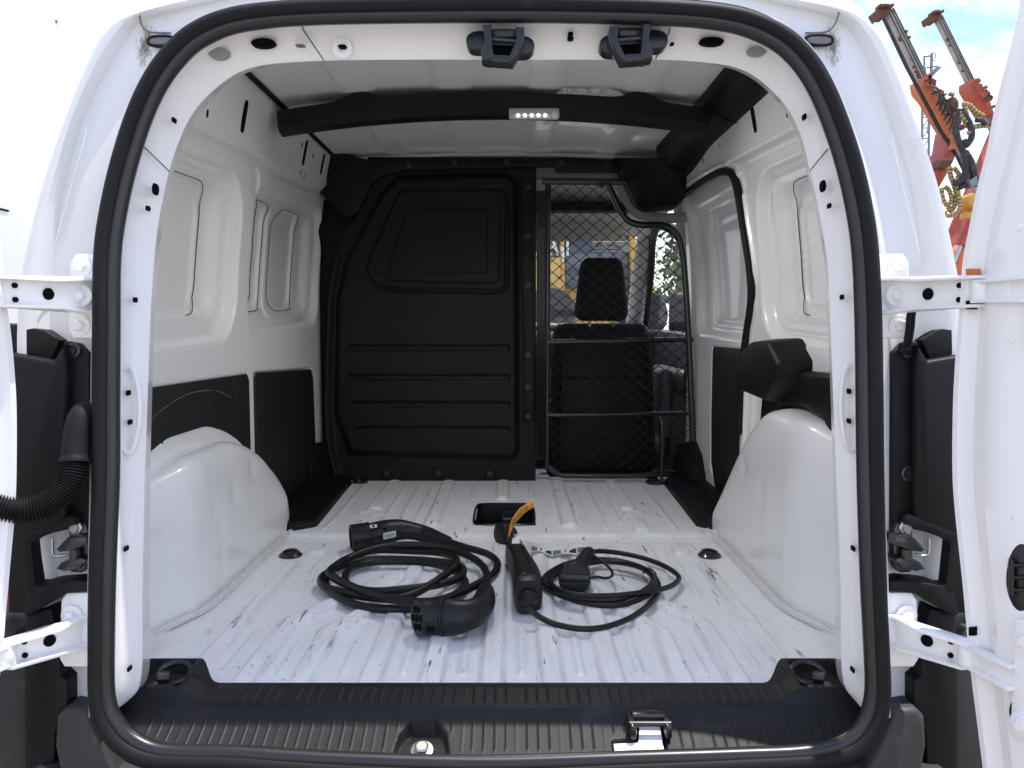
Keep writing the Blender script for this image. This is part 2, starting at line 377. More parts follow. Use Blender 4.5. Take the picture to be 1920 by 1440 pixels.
# ---------------------------------------------------------------- load floor
nx, ny = 381, 330
xs = np.linspace(-0.76, 0.76, nx); ys = np.linspace(1.285, 3.20, ny); X, Yg = np.meshgrid(xs, ys, indexing='ij')
Z = np.zeros_like(X)
def rib(pts, hw, h, sl=0.0065):
    global Z
    if h > .005: h = h * 1.6
    elif h < .0045: h = h * 1.4
    d = dseg(X, Yg, pts); Z += h * sst((hw + sl - d) / sl)
for k in range(-2, 3): rib([(k * .105, 1.20), (k * .105, 2.19)], .016, .0075)
for k in (-2.5, -1.5, -.5, .5, 1.5, 2.5): rib([(k * .105, 1.375), (k * .105, 1.60)], .004, .0028, .006)
for k in (-1.5, -.5, .5, 1.5): rib([(k * .105, 1.72), (k * .105, 2.14)], .004, .0028, .006)
for s in (-1, 1):
    rib([(s * .325, 1.20), (s * .332, 1.55), (s * .20, 1.84)], .016, .0075)
    rib([(s * .425, 1.20), (s * .426, 1.60), (s * .25, 1.93)], .016, .0075)
    rib([(s * .525, 1.34), (s * .53, 2.03)], .012, .006)
    rib([(s * .475, 1.40), (s * .475, 1.58)], .004, .0028, .006)
    rib([(s * .375, 1.38), (s * .375, 1.52)], .004, .0028, .006)
    rib([(s * .46, 1.80), (s * .46, 2.12)], .005, .003, .006)
    rib([(s * .40, 1.90), (s * .40, 2.17)], .016, .006)
    rib([(s * .31, 2.02), (s * .31, 2.17)], .016, .006)
    rib([(s * .50, 2.14), (s * .50, 2.18)], .018, .006)
st = sst((Yg - 2.262) / .018); Z = Z * (1 - st) + 0.0 * st
keep = Z.copy(); Z = np.zeros_like(X)
for k in (-2, -1, 0, 1, 2): rib([(k * .21, 2.78 if k == 0 else (2.40 if abs(k) == 1 else 2.62)), (k * .21, 3.06)], .019, .0075)
for s in (-1, 1): rib([(s * .42, 2.33), (s * .42, 2.46)], .019, .0075)
for k in (-2.5, -1.5, 1.5, 2.5): rib([(k * .21, 2.36), (k * .21, 3.02)], .004, .003, .006)
for k in (-1.25, 1.25, -.5, .5, -1.75, 1.75): rib([(k * .21, 2.44 if abs(k) > 1 else 2.78), (k * .21, 3.0)], .004, .003, .006)
for s in (-1, 1):
    dd = np.abs(np.hypot(X - s * .425, Yg - 2.555) - .033); Z += .0035 * sst((.009 - dd) / .006)
Z = keep * sst((Yg - 1.292) / .02) + Z * st + 0.010 * sst((Yg - 2.285) / .022) - 0.003 * sst(1 - np.abs(Yg - 2.255) / .02)
Z += 0.0012 * np.sin(X * 9 + 1) * np.sin(Yg * 7)                  # slight oil-canning of the sheet
Z += 0.035 * sst((np.abs(X) - .615) / .05) * sst((1.60 - Yg) / .2) # upturned rear corners
inh = (np.abs(X - .0105) < .094) & (Yg > 2.405) & (Yg < 2.695)
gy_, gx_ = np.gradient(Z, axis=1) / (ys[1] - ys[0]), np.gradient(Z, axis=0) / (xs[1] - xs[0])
rib_slope = np.clip(np.hypot(gx_, gy_) * 1.6, 0, 1); crown = np.clip((Z - .012 * (Yg > 2.3) * 0 - .0055) / .004, 0, 1) * (Yg < 2.25) + np.clip((Z - .0155) / .004, 0, 1) * (Yg >= 2.25)
floor_ = grid('load_floor', np.stack([X, Yg, Z], -1), 'paint_floor', van, 70, attrs={'rib_slope': rib_slope, 'crown': crown}, mask=(~inh) & (np.abs(X) < np.interp(Yg, [1.28, 1.34, 1.62], [.604, .62, .77])))
floor_['label'] = 'white ribbed steel load floor with scuffs'
# sunken black pan in the floor
pan = box('floor_recess', (.0105, 2.55, -.045), (.21, .32, .004), 'hole', floor_, 0)
ring = rpoly([Vector((.0105 + a * .100, 2.55 + c_ * .153, 0)) for a, c_ in ((-1, -1), (1, -1), (1, 1), (-1, 1))], 1)
ring = rpoly([Vector((.0105 + a, 2.55 + c_, 0)) for a, c_ in ((-.100, -.13), (-.080, -.153), (.080, -.153), (.100, -.13), (.100, .13), (.080, .153), (-.080, .153), (-.100, .13))], 2)
V = []; Fc = []; n = len(ring)
for k_, (sc, z_) in enumerate(((1.0, .0125), (.985, .0145), (.93, .0145), (.92, -.045))):
    for p in ring: V.append((.0105 + (p.x - .0105) * sc, 2.55 + (p.y - 2.55) * (sc if k_ else 1), z_))
for k_ in range(3):
    for i in range(n): Fc.append((k_ * n + i, k_ * n + (i + 1) % n, (k_ + 1) * n + (i + 1) % n, (k_ + 1) * n + i))
obj('recess_rim', V, Fc, 'plastic_smooth', floor_)
box('recess_bracket', (.03, 2.60, -.02), (.06, .10, .04), 'black_metal', floor_, .008)
for a in (-.055, .075): lathe('recess_bolt', [(.010, -.043), (.010, -.036), (.006, -.033)], (a, 2.48, 0), (0, 0, 1), 'black_metal', floor_, 6)
# lashing rings let into the floor
def lashing(x, y, z):
    o = lathe('lashing_ring', [(.030, 0), (.031, .004), (.026, .008), (.021, .006), (.018, .001), (.001, .0008)], (x, y, z), (0, 0, 1), 'black_metal', floor_, 24)
    pts = [(x + .020 * math.cos(a), y + .018 * math.sin(a), z + .009 + .004 * math.sin(a)) for a in np.linspace(0, 2 * math.pi, 17)[:-1]]
    tube('ring_eye', pts, .0035, 'black_metal', o, 8, True)
for x in (-.558, .564): lashing(x, 2.106, .001)
for x in (-.556, .584): lashing(x, 3.075, .011)
# bead of seam sealer along the arches
# ---------------------------------------------------------------- wheel arches
def arch(s, H_):
    yy = np.concatenate([np.linspace(1.47, 2.30, 70), np.linspace(2.305, 2.475, 40)])
    Hc = sinterp(yy, *H_); Wd = sinterp(yy, [1.36, 1.47, 1.675, 1.725, 2.36, 2.44, 2.475], [.02, .040, .112, .118, .118, .10, .06], 9)
    a = np.linspace(0, math.pi / 2, 40); n_ = 7.5
    q = np.sin(a) ** (2 / n_); zq = np.cos(a) ** (2 / n_)
    Pt = np.zeros((len(yy), len(a) + 2, 3))
    x0 = .752
    for j in range(len(a)):
        Pt[:, j, 0] = s * (x0 - Wd * q[j]); Pt[:, j, 1] = yy; Pt[:, j, 2] = Hc * zq[j]
    # foot flange turned out on the floor
    Pt[:, -2, 0] = s * (x0 - Wd - .003); Pt[:, -2, 1] = yy; Pt[:, -2, 2] = 0.006
    Pt[:, -1, 0] = s * (x0 - Wd - .020); Pt[:, -1, 1] = yy; Pt[:, -1, 2] = 0.0035
    # a shallow pressed pad and a few dents on the crown
    Yq = Pt[:, :, 1]; Zq = Pt[:, :, 2]
    pad = sdpoly(Yq, Zq, [(1.40, .09), (1.60, .09), (1.60, .20), (1.40, .20)], .01)
    Pt[:, :, 0] += s * .006 * sst(-pad / .02)
    rng = np.random.RandomState(3)
    for _ in range(5):
        cy_, cz_ = rng.uniform(1.75, 2.3), rng.uniform(.12, .30)
        Pt[:, :, 0] += s * .004 * np.exp(-((Yq - cy_) ** 2 + (Zq - cz_) ** 2) / .0006)
    o = grid('wheel_arch', Pt, 'paint', van, 60, flip=(s > 0))
    # seam sealer brushed along the foot
    base = [(s * (x0 - float(np.interp(y, yy, Wd)) - .012), y, .008) for y in np.linspace(1.46, 2.42, 60)]
    rr = [.006 + .0018 * math.sin(i * 1.9) + .001 * math.sin(i * 5.1) for i in range(60)]
    tube('seam_sealer', base, rr, 'sealer', o, 8)
    return o, yy, Hc
HL = ([1.36, 1.46, 1.58, 1.72, 1.95, 2.06, 2.16, 2.30, 2.40, 2.445, 2.475], [.16, .255, .305, .337, .337, .312, .275, .19, .10, .045, .0])
HR = ([1.36, 1.46, 1.58, 1.68, 1.86, 1.96, 2.06, 2.16, 2.28, 2.38, 2.475], [.22, .33, .385, .415, .425, .408, .355, .27, .155, .06, .0])
archL, yyL, HcL = arch(-1, HL); archR, yyR, HcR = arch(1, HR)
# flange of the left arch lying on the wall
V = []; Fc = []
for i, y in enumerate(yyL[5:-20:2]):
    h = float(np.interp(y, yyL, HcL)); nrm = 1
    V += [(-.7085, y, h * .9), (-.7085, y, h + .030), (-.716, y, h + .035)]
for i in range(len(V) // 3 - 1):
    for k in (0, 1): Fc.append((i * 3 + k, i * 3 + 3 + k, i * 3 + 4 + k, i * 3 + 1 + k))
obj('arch_flange', V, Fc, 'paint', archL)

# ---------------------------------------------------------------- side walls
def wallbase(z):
    return .72 - .012 * sst((z - .72) / .35) - .045 * np.clip((z - 1.02) / .26, 0, 1) ** 1.4
def sidewall(s):
    nyw, nzw = 420, 300
    yv = np.linspace(1.60, 3.26, nyw); zv = np.linspace(-.03, 1.31, nzw); Yw, Zw = np.meshgrid(yv, zv, indexing='ij')
    A = wallbase(Zw)
    zr = 1.055 + (Yw - 1.785) * .0615
    A = A - .014 * sst((Zw - zr) / .012) + .006 * np.exp(-((Zw - zr + .012) / .010) ** 2)
    ysh = Yw - .16 * (Zw - .80)
    def pocket(y0, y1, z0, z1, r, depth, slope, sh=0.045):
        nonlocal A
        d = sdpoly(ysh, Zw - sh * (Yw - 2.2), [(y0 + r, z0 + r), (y1 - r, z0 + r), (y1 - r, z1 - r), (y0 + r, z1 - r)], r)
        A = A + depth * sst(-d / slope) ; return d
    # near pocket with the outer skin showing through
    pocket(1.15, 2.23, .575, 1.035, .13, .030, .030)
    pocket(1.15, 2.175, .615, 1.010, .10, .028, .075)
    pocket(1.15, 2.07, .652, .985, .085, .010, .006)
    if s < 0:
        pocket(2.315, 3.145, .575, 1.03, .10, .026, .028)
        pocket(2.33, 3.09, .60, 1.01, .08, .028, .075)
        pocket(2.33, 2.575, .650, .985, .06, .010, .006)
        pocket(2.655, 2.935, .645, .985, .06, .010, .006)
        d = dseg(ysh, Zw, [(2.615, .66), (2.615, .97)]); A -= .006 * sst((.022 - d) / .016)
    # hole boss
    d = np.hypot((Yw - 2.357) / 1.0, (Zw - 1.035) / 1.3); A += .006 * sst((.036 - d) / .012)
    # upright of the far end
    if s < 0: A += .018 * sst((Yw - 3.16) / .012)
    # gentle step where the trim boards sit
    brd = sdpoly(Yw, Zw, [(1.2, .06), (2.27, .06), (2.27, .47), (1.2, .478)], .012)
    A += .010 * sst(-brd / .008)
    if s < 0:
        brd = sdpoly(Yw, Zw, [(2.345, .04), (3.03, .04), (3.0, .45), (2.345, .468)], .015)
        A += .010 * sst(-brd / .008)
    msk = None
    if s > 0:
        dr = sdpoly(Yw, Zw, DOOR_AP, 0.0); msk = dr > -0.004
        A -= .010 * sst((.030 - np.abs(dr)) / .012)
    Pt = np.stack([s * A, Yw, Zw], -1)
    wl_ = grid('side_wall', Pt, 'paint', van, 60, mask=msk, flip=(s > 0))
    for (y0, y1, z0, z1, r) in ([(1.50, 2.07, .652, .985, .085)] + ([(2.33, 2.575, .650, .985, .06), (2.655, 2.935, .645, .985, .06)] if s < 0 else [])):
        ln_ = []
        for (cy_, cz_, a0) in ((y1 - r, z0 + r, -90), (y1 - r, z1 - r, 0), (y0 + r, z1 - r, 90), (y0 + r, z0 + r, 180)):
            for q in range(0, 91, 15):
                a = R(a0 + q); ya = cy_ + r * math.cos(a); zb_ = cz_ + r * math.sin(a)
                yq = (ya + .16 * (zb_ - .045 * 2.2 - .80)) / (1 - .16 * .045); zq_ = zb_ + .045 * (yq - 2.2)
                if yq < 1.60: continue
                iy = min(nyw - 2, max(0, int((yq - 1.60) / (3.26 - 1.60) * (nyw - 1)))); iz = min(nzw - 2, max(0, int((zq_ + .03) / 1.34 * (nzw - 1))))
                ln_.append(Vector((s * A[iy, iz], yq, zq_)))
        # only the far and lower/upper runs, split where they jump
        if y0 > 2: ln_.append(ln_[0])
        run = [ln_[0]]
        dn = []
        for p_ in ln_[1:]:
            n_ = max(1, int((p_ - run[-1]).length / .03)); a_ = run[-1]
            for k in range(1, n_ + 1):
                w_ = a_.lerp(p_, k / n_); iy = min(nyw - 2, max(0, int((w_.y - 1.60) / 1.66 * (nyw - 1)))); iz = min(nzw - 2, max(0, int((w_.z + .03) / 1.34 * (nzw - 1))))
                run.append(Vector((s * (A[max(0, iy - 2):iy + 4, max(0, iz - 2):iz + 4].min() - .0003), w_.y, w_.z)))
        tube('skin_gap', run, .0012, 'gap', wl_, 6)
    return wl_
DOOR_AP = [(2.36, .02), (2.345, .30), (2.33, .50), (2.325, .56), (2.275, .68), (2.278, .78), (2.33, .90), (2.375, 1.02), (2.42, 1.07), (2.53, 1.096), (2.82, 1.112), (3.17, 1.118), (3.4, 1.12), (3.4, .02)]
wallL = sidewall(-1); wallR = sidewall(1)
# dark slots and holes punched in the walls
def slot(parent, s, y, z, hy, hz, x=None):
    def xw(yy, zz_):
        if x is not None: return x
        return float(wallbase(np.array(zz_))) - .014 * float(sst(np.array((zz_ - 1.055 - (yy - 1.785) * .0615) / .012)))
    pts = []
    for a in np.linspace(0, 2 * math.pi, 25)[:-1]:
        yy = y + hy * (abs(math.cos(a)) ** .5) * math.copysign(1, math.cos(a)); zz_ = z + hz * (abs(math.sin(a)) ** .5) * math.copysign(1, math.sin(a))
        pts.append((s * (xw(yy, zz_) - .0012), yy, zz_))
    slab('slot', pts, (s * .012, 0, 0), 'hole', parent, 0)
for s, wl in ((-1, wallL), (1, wallR)):
    slot(wl, s, 2.16, 1.168, .014, .042); slot(wl, s, 1.91, 1.141, .005, .008); slot(wl, s, 1.925, 1.114, .005, .009)
    slot(wl, s, 2.357, 1.037, .008, .014, .7175)
for y, z, hy, hz in ((2.757, 1.202, .014, .042), (3.0, 1.213, .013, .038), (2.71, 1.217, .004, .008), (2.86, 1.214, .004, .007), (2.75, 1.134, .004, .007), (2.80, 1.13, .004, .007)): slot(wallL, -1, y, z, hy, hz)
for z in (.88, .78, .70): slot(wallL, -1, 3.185, z, .010, .035, .7235 + .01)
slot(wallR, 1, 2.72, 1.172, .004, .010); slot(wallR, 1, 2.50, 1.168, .003, .006)

# sliding door closing the right side, seen from inside
yv = np.linspace(2.20, 3.34, 220); zv = np.linspace(-.02, 1.16, 220); Yw, Zw = np.meshgrid(yv, zv, indexing='ij')
A = .752 - .020 * sst((Zw - .72) / .4) - .03 * np.clip((Zw - 1.0) / .2, 0, 1) ** 1.5
ysh = Yw - .16 * (Zw - .80)
for (y0, y1, z0, z1, r, dp, sl) in ((2.30, 3.145, .570, 1.06, .07, .032, .030), (2.34, 2.985, .615, 1.03, .06, .018, .012), (2.38, 2.955, .635, 1.015, .05, .012, .006)):
    d = sdpoly(ysh, Zw - .03 * (Yw - 2.7), [(y0 + r, z0 + r), (y1 - r, z0 + r), (y1 - r, z1 - r), (y0 + r, z1 - r)], r); A = A + dp * sst(-d / sl)
d = sdpoly(Yw, Zw, [(2.25, .03), (2.70, .03), (2.855, .11), (2.86, .535), (2.25, .535)], .012); A = A + .012 * sst(-d / .008)
A -= .012 * sst((Yw - 3.14) / .02) - .03 * sst((Yw - 3.22) / .03)
sdoor = grid('sliding_door', np.stack([A, Yw, Zw], -1), 'paint', van, 60, flip=True)
sdoor['label'] = 'closed white sliding side door seen from inside'
for (z0, y0) in ((.60, 2.80), (1.03, 2.72), (1.035, 2.62)): box('latch_tab', (.795, y0, z0), (.02, .05, .02), 'paint', sdoor, .004)
# its black rubber seal
DSO = -.009
sp_ = [(.716, 3.22, 1.128), (.706, 2.95, 1.124), (.700, 2.70, 1.112), (.698, 2.53, 1.096), (.700, 2.42, 1.066), (.703, 2.365, 1.005), (.710, 2.325, .90), (.716, 2.275, .78), (.718, 2.262, .69), (.718, 2.30, .59), (.716, 2.33, .48), (.716, 2.34, .30)]
tube('door_seal', crom([(a + DSO, b_, c) for a, b_, c in sp_], 8), .0125, 'rubber', van, 10)
tube('door_seal', crom([(.735, 3.29, 1.10), (.745, 3.26, .95), (.755, 3.20, .70), (.758, 3.17, .45), (.755, 3.16, .05)], 8), .010, 'rubber', van, 8)

# ---------------------------------------------------------------- trim boards
def board(parent, s, yz, x, m='board'):
    pts = [(s * x, y, z) for y, z in yz]
    return slab('trim_board', pts, (s * .004, 0, 0), m, parent, .0015)
bA = board(wallL, -1, [(1.32, .10), (2.26, .10), (2.278, .12), (2.278, .462), (2.262, .480), (1.32, .490)], .7145)
bB = board(wallL, -1, [(2.335, .05), (3.03, .05), (3.035, .12), (3.012, .42), (2.985, .456), (2.35, .478), (2.335, .465)], .7145)
bR = board(sdoor, 1, [(2.25, .04), (2.70, .03), (2.80, .05), (2.855, .13), (2.865, .30), (2.862, .525), (2.85, .545), (2.25, .545)], .752)
clip = meshdata('clip', lathedata([(.008, 0), (.008, .001), (.006, .0025), (.003, .003)], seg=14), 'board')
for y, z in ((1.74, .45), (2.0, .455), (1.97, .42), (2.12, .39), (2.22, .30), (1.70, .36), (2.2, .45)): inst('clip', clip, (-.7145, y, z), bA, QX[1])
for y, z in ((2.42, .42), (2.9, .43), (2.95, .20), (2.5, .12)): inst('clip', clip, (-.7145, y, z), bB, QX[1])
qt = slab('quarter_trim', [(.690, y, z) for y, z in ((2.03, .508), (1.62, .516), (1.62, .36), (1.68, .41), (1.80, .43), (1.95, .415), (2.06, .36), (2.12, .33), (2.10, .44))], (.05, 0, 0), 'plastic', van, .016, 3)
qt['label'] = 'black plastic trim above the right wheel arch'
bm = bmesh.new()
fr_ = [onX(u, v, .645) for u, v in ((1381, 730), (1386, 662), (1404, 642), (1436, 640), (1458, 684), (1454, 716), (1432, 752))]
bk_ = [Vector((.73, p.y + (.03 if i < 3 else -.02), p.z + (.01 if 0 < i < 5 else -.01))) for i, p in enumerate(fr_)]
f_ = [bm.verts.new(p) for p in fr_]; g_ = [bm.verts.new(p) for p in bk_]; bm.faces.new(f_); bm.faces.new(list(reversed(g_)))
for i in range(7): bm.faces.new((f_[(i + 1) % 7], f_[i], g_[i], g_[(i + 1) % 7]))
bmesh.ops.recalc_face_normals(bm, faces=bm.faces[:]); bmesh.ops.bevel(bm, geom=bm.edges[:], offset=.012, segments=3, affect='EDGES', profile=.5, clamp_overlap=True)
from_bm('runner_cover', bm, 'plastic', qt)
# curved scratch on the board
scr_ = [onX(u, v, -.7150) for u, v in ((277, 795), (295, 775), (320, 757), (345, 742), (365, 735), (390, 732), (410, 734), (432, 745))]
tube('scratch', crom(scr_, 6), .0011, 'seam', bA, 6)
tube('scratch', [onX(436, 706, -.7150), onX(441, 735, -.7150), onX(447, 770, -.7150)], .0007, 'seam', bA, 6)

# ---------------------------------------------------------------- roof underside
xv = np.linspace(-.69, .69, 170); yv = np.linspace(1.58, 3.34, 170); Xr, Yr = np.meshgrid(xv, yv, indexing='ij')
Zr = 1.288 - .020 * np.abs(Xr / .65) ** 3
for xc in (-.40, -.13, .13, .40): Zr -= .007 * sst((.060 - np.abs(Xr - xc)) / .030)
roofin = grid('roof_panel', np.stack([Xr, Yr, Zr], -1), 'paint', van, 60, flip=True)
tube('roof_seam', [(-.645, 1.5, 1.262), (-.645, 2.4, 1.266), (-.647, 3.2, 1.268)], .008, 'rubber', roofin, 8)
# front roof bow, white pressed strip above the partition
pts = [(x, 3.16, 1.283 - .020 * (x / .6) ** 2) for x in np.linspace(-.60, .62, 40)]
V = []; Fc = []
for p in pts:
    V += [(p[0], 3.20, p[2] + .012), (p[0], 3.145, p[2] + .004), (p[0], 3.135, p[2] - .010), (p[0], 3.16, p[2] - .018)]
for i in range(len(pts) - 1):
    for k in range(3): Fc.append((i * 4 + k, i * 4 + k + 1, i * 4 + 5 + k, i * 4 + 4 + k))
obj('front_roof_bow', V, Fc, 'paint', van)
# black padded roof bow across the middle
prof = [(-.055, .060), (-.050, .020), (-.034, .004), (0, -.002), (.030, .006), (.045, .025), (.050, .060)]
V = []; Fc = []; xb = np.linspace(-.640, .60, 60)
for x in xb:
    zb = 1.208 - .034 * (x / .62) ** 2
    yb = 2.345 + .05 * (x / .62) ** 2
    for (dy, dz) in prof: V.append((x, yb + dy, zb + dz + .02 * math.exp(-((abs(x) - .40) / .05) ** 2) * (1 if dz > .05 else 0)))
n = len(prof)
for i in range(len(xb) - 1):
    for k in range(n - 1): Fc.append((i * n + k, i * n + k + 1, (i + 1) * n + k + 1, (i + 1) * n + k))
Fc.append(tuple(range(n))); Fc.append(tuple(reversed(range((len(xb) - 1) * n, len(xb) * n))))
bow = obj('roof_bow', V, Fc, 'plastic', van, True, 35)
# courtesy lamp
lamp = box('courtesy_lamp', (.097, 2.300, 1.212), (.142, .022, .030), 'lamp_body', bow, .006, Quaternion((1, 0, 0), R(-35)))
lens_ = box('lamp_lens', (.092, 2.2915, 1.2055), (.105, .012, .018), 'lens', lamp, .004, Quaternion((1, 0, 0), R(-35)))
for i in range(5): lathe('led', [(.0045, 0), (.0045, .002), (.003, .003)], (.052 + i * .019, 2.2835, 1.2035), (0, -.82, -.57), 'led', lens_ if False else lamp, 12)
ld_ = bpy.data.lights.new('courtesy_lamp_light', 'AREA'); ld_.shape = 'RECTANGLE'; ld_.size = .10; ld_.size_y = .018; ld_.energy = 1.25; ld_.color = (1.0, .98, .95)
lo_ = bpy.data.objects.new('courtesy_lamp_light', ld_); col.objects.link(lo_); lo_.parent = lamp
lo_.location = Vector((.092, 2.276, 1.197)) - WL[lamp.name]; lo_.rotation_euler = (R(-20), 0, 0)
box('lamp_switch', (.155, 2.2895, 1.2065), (.014, .014, .018), 'lens', lamp, .003, Quaternion((1, 0, 0), R(-35)))
# black trim along the right roof rail
sec = [(.575, 1.285), (.582, 1.248), (.600, 1.222), (.640, 1.198), (.668, 1.190), (.700, 1.195), (.70, 1.285)]
V = []; Fc = []; n = len(sec); yt = np.linspace(1.75, 3.0, 26)
for y in yt:
    k = sst(np.array((y - 2.55) / .4)); 
    for (x, z) in sec: V.append((x - .01 * k, y, z - (.03 * float(k) if z < 1.28 else 0)))
for i in range(len(yt) - 1):
    for k in range(n - 1): Fc.append((i * n + k, i * n + k + 1, (i + 1) * n + k + 1, (i + 1) * n + k))
rail = obj('roof_rail_trim', V, Fc, 'plastic', van, True, 30)
tube('trim_seam', [(.588, 2.30, 1.236), (.602, 2.30, 1.217), (.64, 2.30, 1.195), (.67, 2.30, 1.187)], .0015, 'hole', rail, 6)
# ---------------------------------------------------------------- partition
zl = np.linspace(0, 1, 330); sl_ = np.linspace(0, 1, 300)
zz = .005 + zl * 1.258
XL = sinterp(zz, [0, .04, .15, .30, .72, .90, .98, 1.03, 1.10, 1.16, 1.27], [-.645, -.66, -.685, -.692, -.672, -.640, -.610, -.565, -.53, -.522, -.517])
Sg, Zg = np.meshgrid(sl_, zz, indexing='ij'); XLg = np.broadcast_to(XL, Sg.shape); Xp = XLg + (.128 - XLg) * Sg
Yp = np.full(Xp.shape, 3.115)
main = sdpoly(Xp, Zg, [(-.60, .12), (-.655, .28), (-.64, .72), (-.60, .88), (-.53, 1.0), (-.46, 1.13), (-.40, 1.185), (.015, 1.195), (.050, 1.165), (.058, .13), (.04, .10)], .012)
Yp -= .016 * sst(-main / .030)
win = [(-.405, 1.115), (-.38, 1.138), (-.01, 1.138), (.012, 1.115), (.008, .775), (-.012, .755), (-.455, .765), (-.50, .79), (-.525, .835), (-.515, .87)]
d = sdpoly(Xp, Zg, win, .016); Yp += .007 * sst((.012 - np.abs(d + .010)) / .010)
d = sdpoly(Xp, Zg, [(-.385, 1.085), (-.36, 1.105), (-.04, 1.105), (-.018, 1.085), (-.022, .805), (-.04, .79), (-.43, .80), (-.485, .84)], .012); Yp += .006 * sst(-d / .007)
d = sdpoly(Xp, Zg, [(-.365, 1.052), (-.065, 1.058), (-.066, .829), (-.435, .831)], .008); Yp -= .005 * sst(-d / .006)
for (z0, xl0) in ((.532, -.615), (.418, -.617), (.312, -.607), (.213, -.588)):
    d = sdpoly(Xp, Zg, [(xl0, z0 - .010), (.025, z0 - .010), (.025, z0 + .012), (xl0 + .02, z0 + .012)], .004); Yp += .008 * sst(-d / .010)
Yp += - .02 * sst((XLg + .03 - Xp) / .03) * sst((.95 - Zg) / .1)
part_ = grid('partition', np.stack([Xp, Yp, Zg], -1), 'plastic', van, 50, flip=True)
part_['label'] = 'black moulded plastic load partition with pressed grooves'
bl_ = meshdata('bolt', boltdata(.011, .007, .005), 'plastic_smooth')
for u in (725, 822, 919):
    p = onY(u, 888, 3.12); sq = box('bolt_plate', (p.x, 3.113, p.z), (.040, .010, .046), 'plastic', part_, .004)
    inst('bolt', bl_, (p.x, 3.104, p.z), part_, QY)
stp = slab('top_strip', [onY(u, v, 3.09) for u, v in ((690, 300), (1060, 294), (1148, 298), (1162, 318), (1155, 322), (1045, 325), (1040, 312), (760, 318), (715, 330), (692, 345))], (0, .03, 0), 'plastic', part_, .004)
for u, v in ((767, 309), (852, 305), (950, 303), (1052, 305), (1137, 308)): inst('bolt', bl_, onY(u, v, 3.090), part_, QY)
edge = slab('edge_strip', [onY(u, v, 3.085) for u, v in ((978, 330), (1003, 330), (1003, 790), (982, 790), (982, 640), (978, 500))], (0, .03, 0), 'plastic', part_, .004)
for v in (350, 442, 535, 666, 726, 782): inst('bolt', bl_, onY(990, v, 3.084), part_, QY)
# black pillar covers in both front corners
cL = slab('pillar_cover', [onY(u, v, 3.09) for u, v in ((611, 283), (640, 285), (694, 300), (694, 352), (672, 398), (650, 408), (612, 372), (598, 360), (612, 345))], (0, .10, 0), 'plastic', van, .010, 3)
slab('cover_rib', [onY(u, v, 3.075) for u, v in ((625, 288), (632, 288), (632, 312), (625, 312))], (0, .03, 0), 'plastic', cL, .002)
slab('pillar_trim', [onY(u, v, 3.165) for u, v in ((620, 360), (700, 340), (700, 905), (545, 905), (560, 800), (565, 560), (585, 400))], (0, .05, 0), 'plastic', van, .01)
V = [onY(1148, 296, 3.10), onY(1292, 292, 2.92), onY(1284, 372, 3.02), onY(1270, 385, 3.05), onY(1208, 392, 3.09), onY(1190, 383, 3.10), onY(1172, 345, 3.10), onY(1222, 300, 2.96), onY(1265, 318, 2.93), onY(1252, 345, 2.97), onY(1215, 358, 3.02)]
Fc = [(0, 7, 10, 6), (6, 10, 5), (5, 10, 4), (10, 9, 3, 4), (9, 8, 2, 3), (7, 8, 9, 10), (7, 1, 8), (1, 2, 8)]
bmx = bmesh.new(); vv = [bmx.verts.new(p) for p in V]
for f in Fc: bmx.faces.new([vv[i] for i in f])
back = [bmx.verts.new(Vector(p) + Vector((.01, .14, 0))) for p in V[:7]]
for i in range(7): bmx.faces.new((vv[i], vv[(i + 1) % 7], back[(i + 1) % 7], back[i]))
bmesh.ops.recalc_face_normals(bmx, faces=bmx.faces[:])
bmesh.ops.bevel(bmx, geom=bmx.edges[:], offset=.006, segments=2, affect='EDGES', profile=.5, clamp_overlap=True)
from_bm('pillar_cover', bmx, 'plastic', van, True, 30)
# low black step trims on both sides of the floor
for s in (-1, 1):
    xi = .553 if s < 0 else .590
    P_ = [(s * .75, 2.335, .0), (s * (xi + .055), 2.335, .0), (s * xi, 2.385, .0), (s * (xi + .025), 3.06, .0), (s * (xi + .06), 3.14, 0), (s * .75, 3.14, 0)]
    bm = bmesh.new(); lo = [bm.verts.new(p) for p in P_]
    hi = [bm.verts.new((p[0] + s * (.0 if i in (0, 5) else .012), p[1] + (.01 if i < 3 else 0), .030 if i in (1, 2, 3, 4) else .055)) for i, p in enumerate(P_)]
    bm.faces.new(hi)
    for i in range(6): bm.faces.new((lo[i], lo[(i + 1) % 6], hi[(i + 1) % 6], hi[i]))
    bmesh.ops.recalc_face_normals(bm, faces=bm.faces[:]); bmesh.ops.bevel(bm, geom=bm.edges[:], offset=.005, segments=2, affect='EDGES')
    sp3 = from_bm('step_trim', bm, 'plastic', van, True, 35)
    if s > 0:
        for k in range(5): bar('tread_rib', (s * (.625 + k * .022), 2.42, .0385 + k * .003), (s * (.645 + k * .018), 3.0, .0385 + k * .003), .004, .004, 'plastic', sp3, .001)
    # corner piece rising to the pillar
    cpts = [(s * .700, 2.90, .05), (s * .690, 3.00, .03), (s * .66, 3.12, .03), (s * .68, 3.13, .16), (s * .712, 3.06, .17), (s * .718, 2.97, .13)]
    slab('step_trim_upright', [Vector(p) for p in cpts], (s * .05, .02, 0), 'plastic', van, .006)

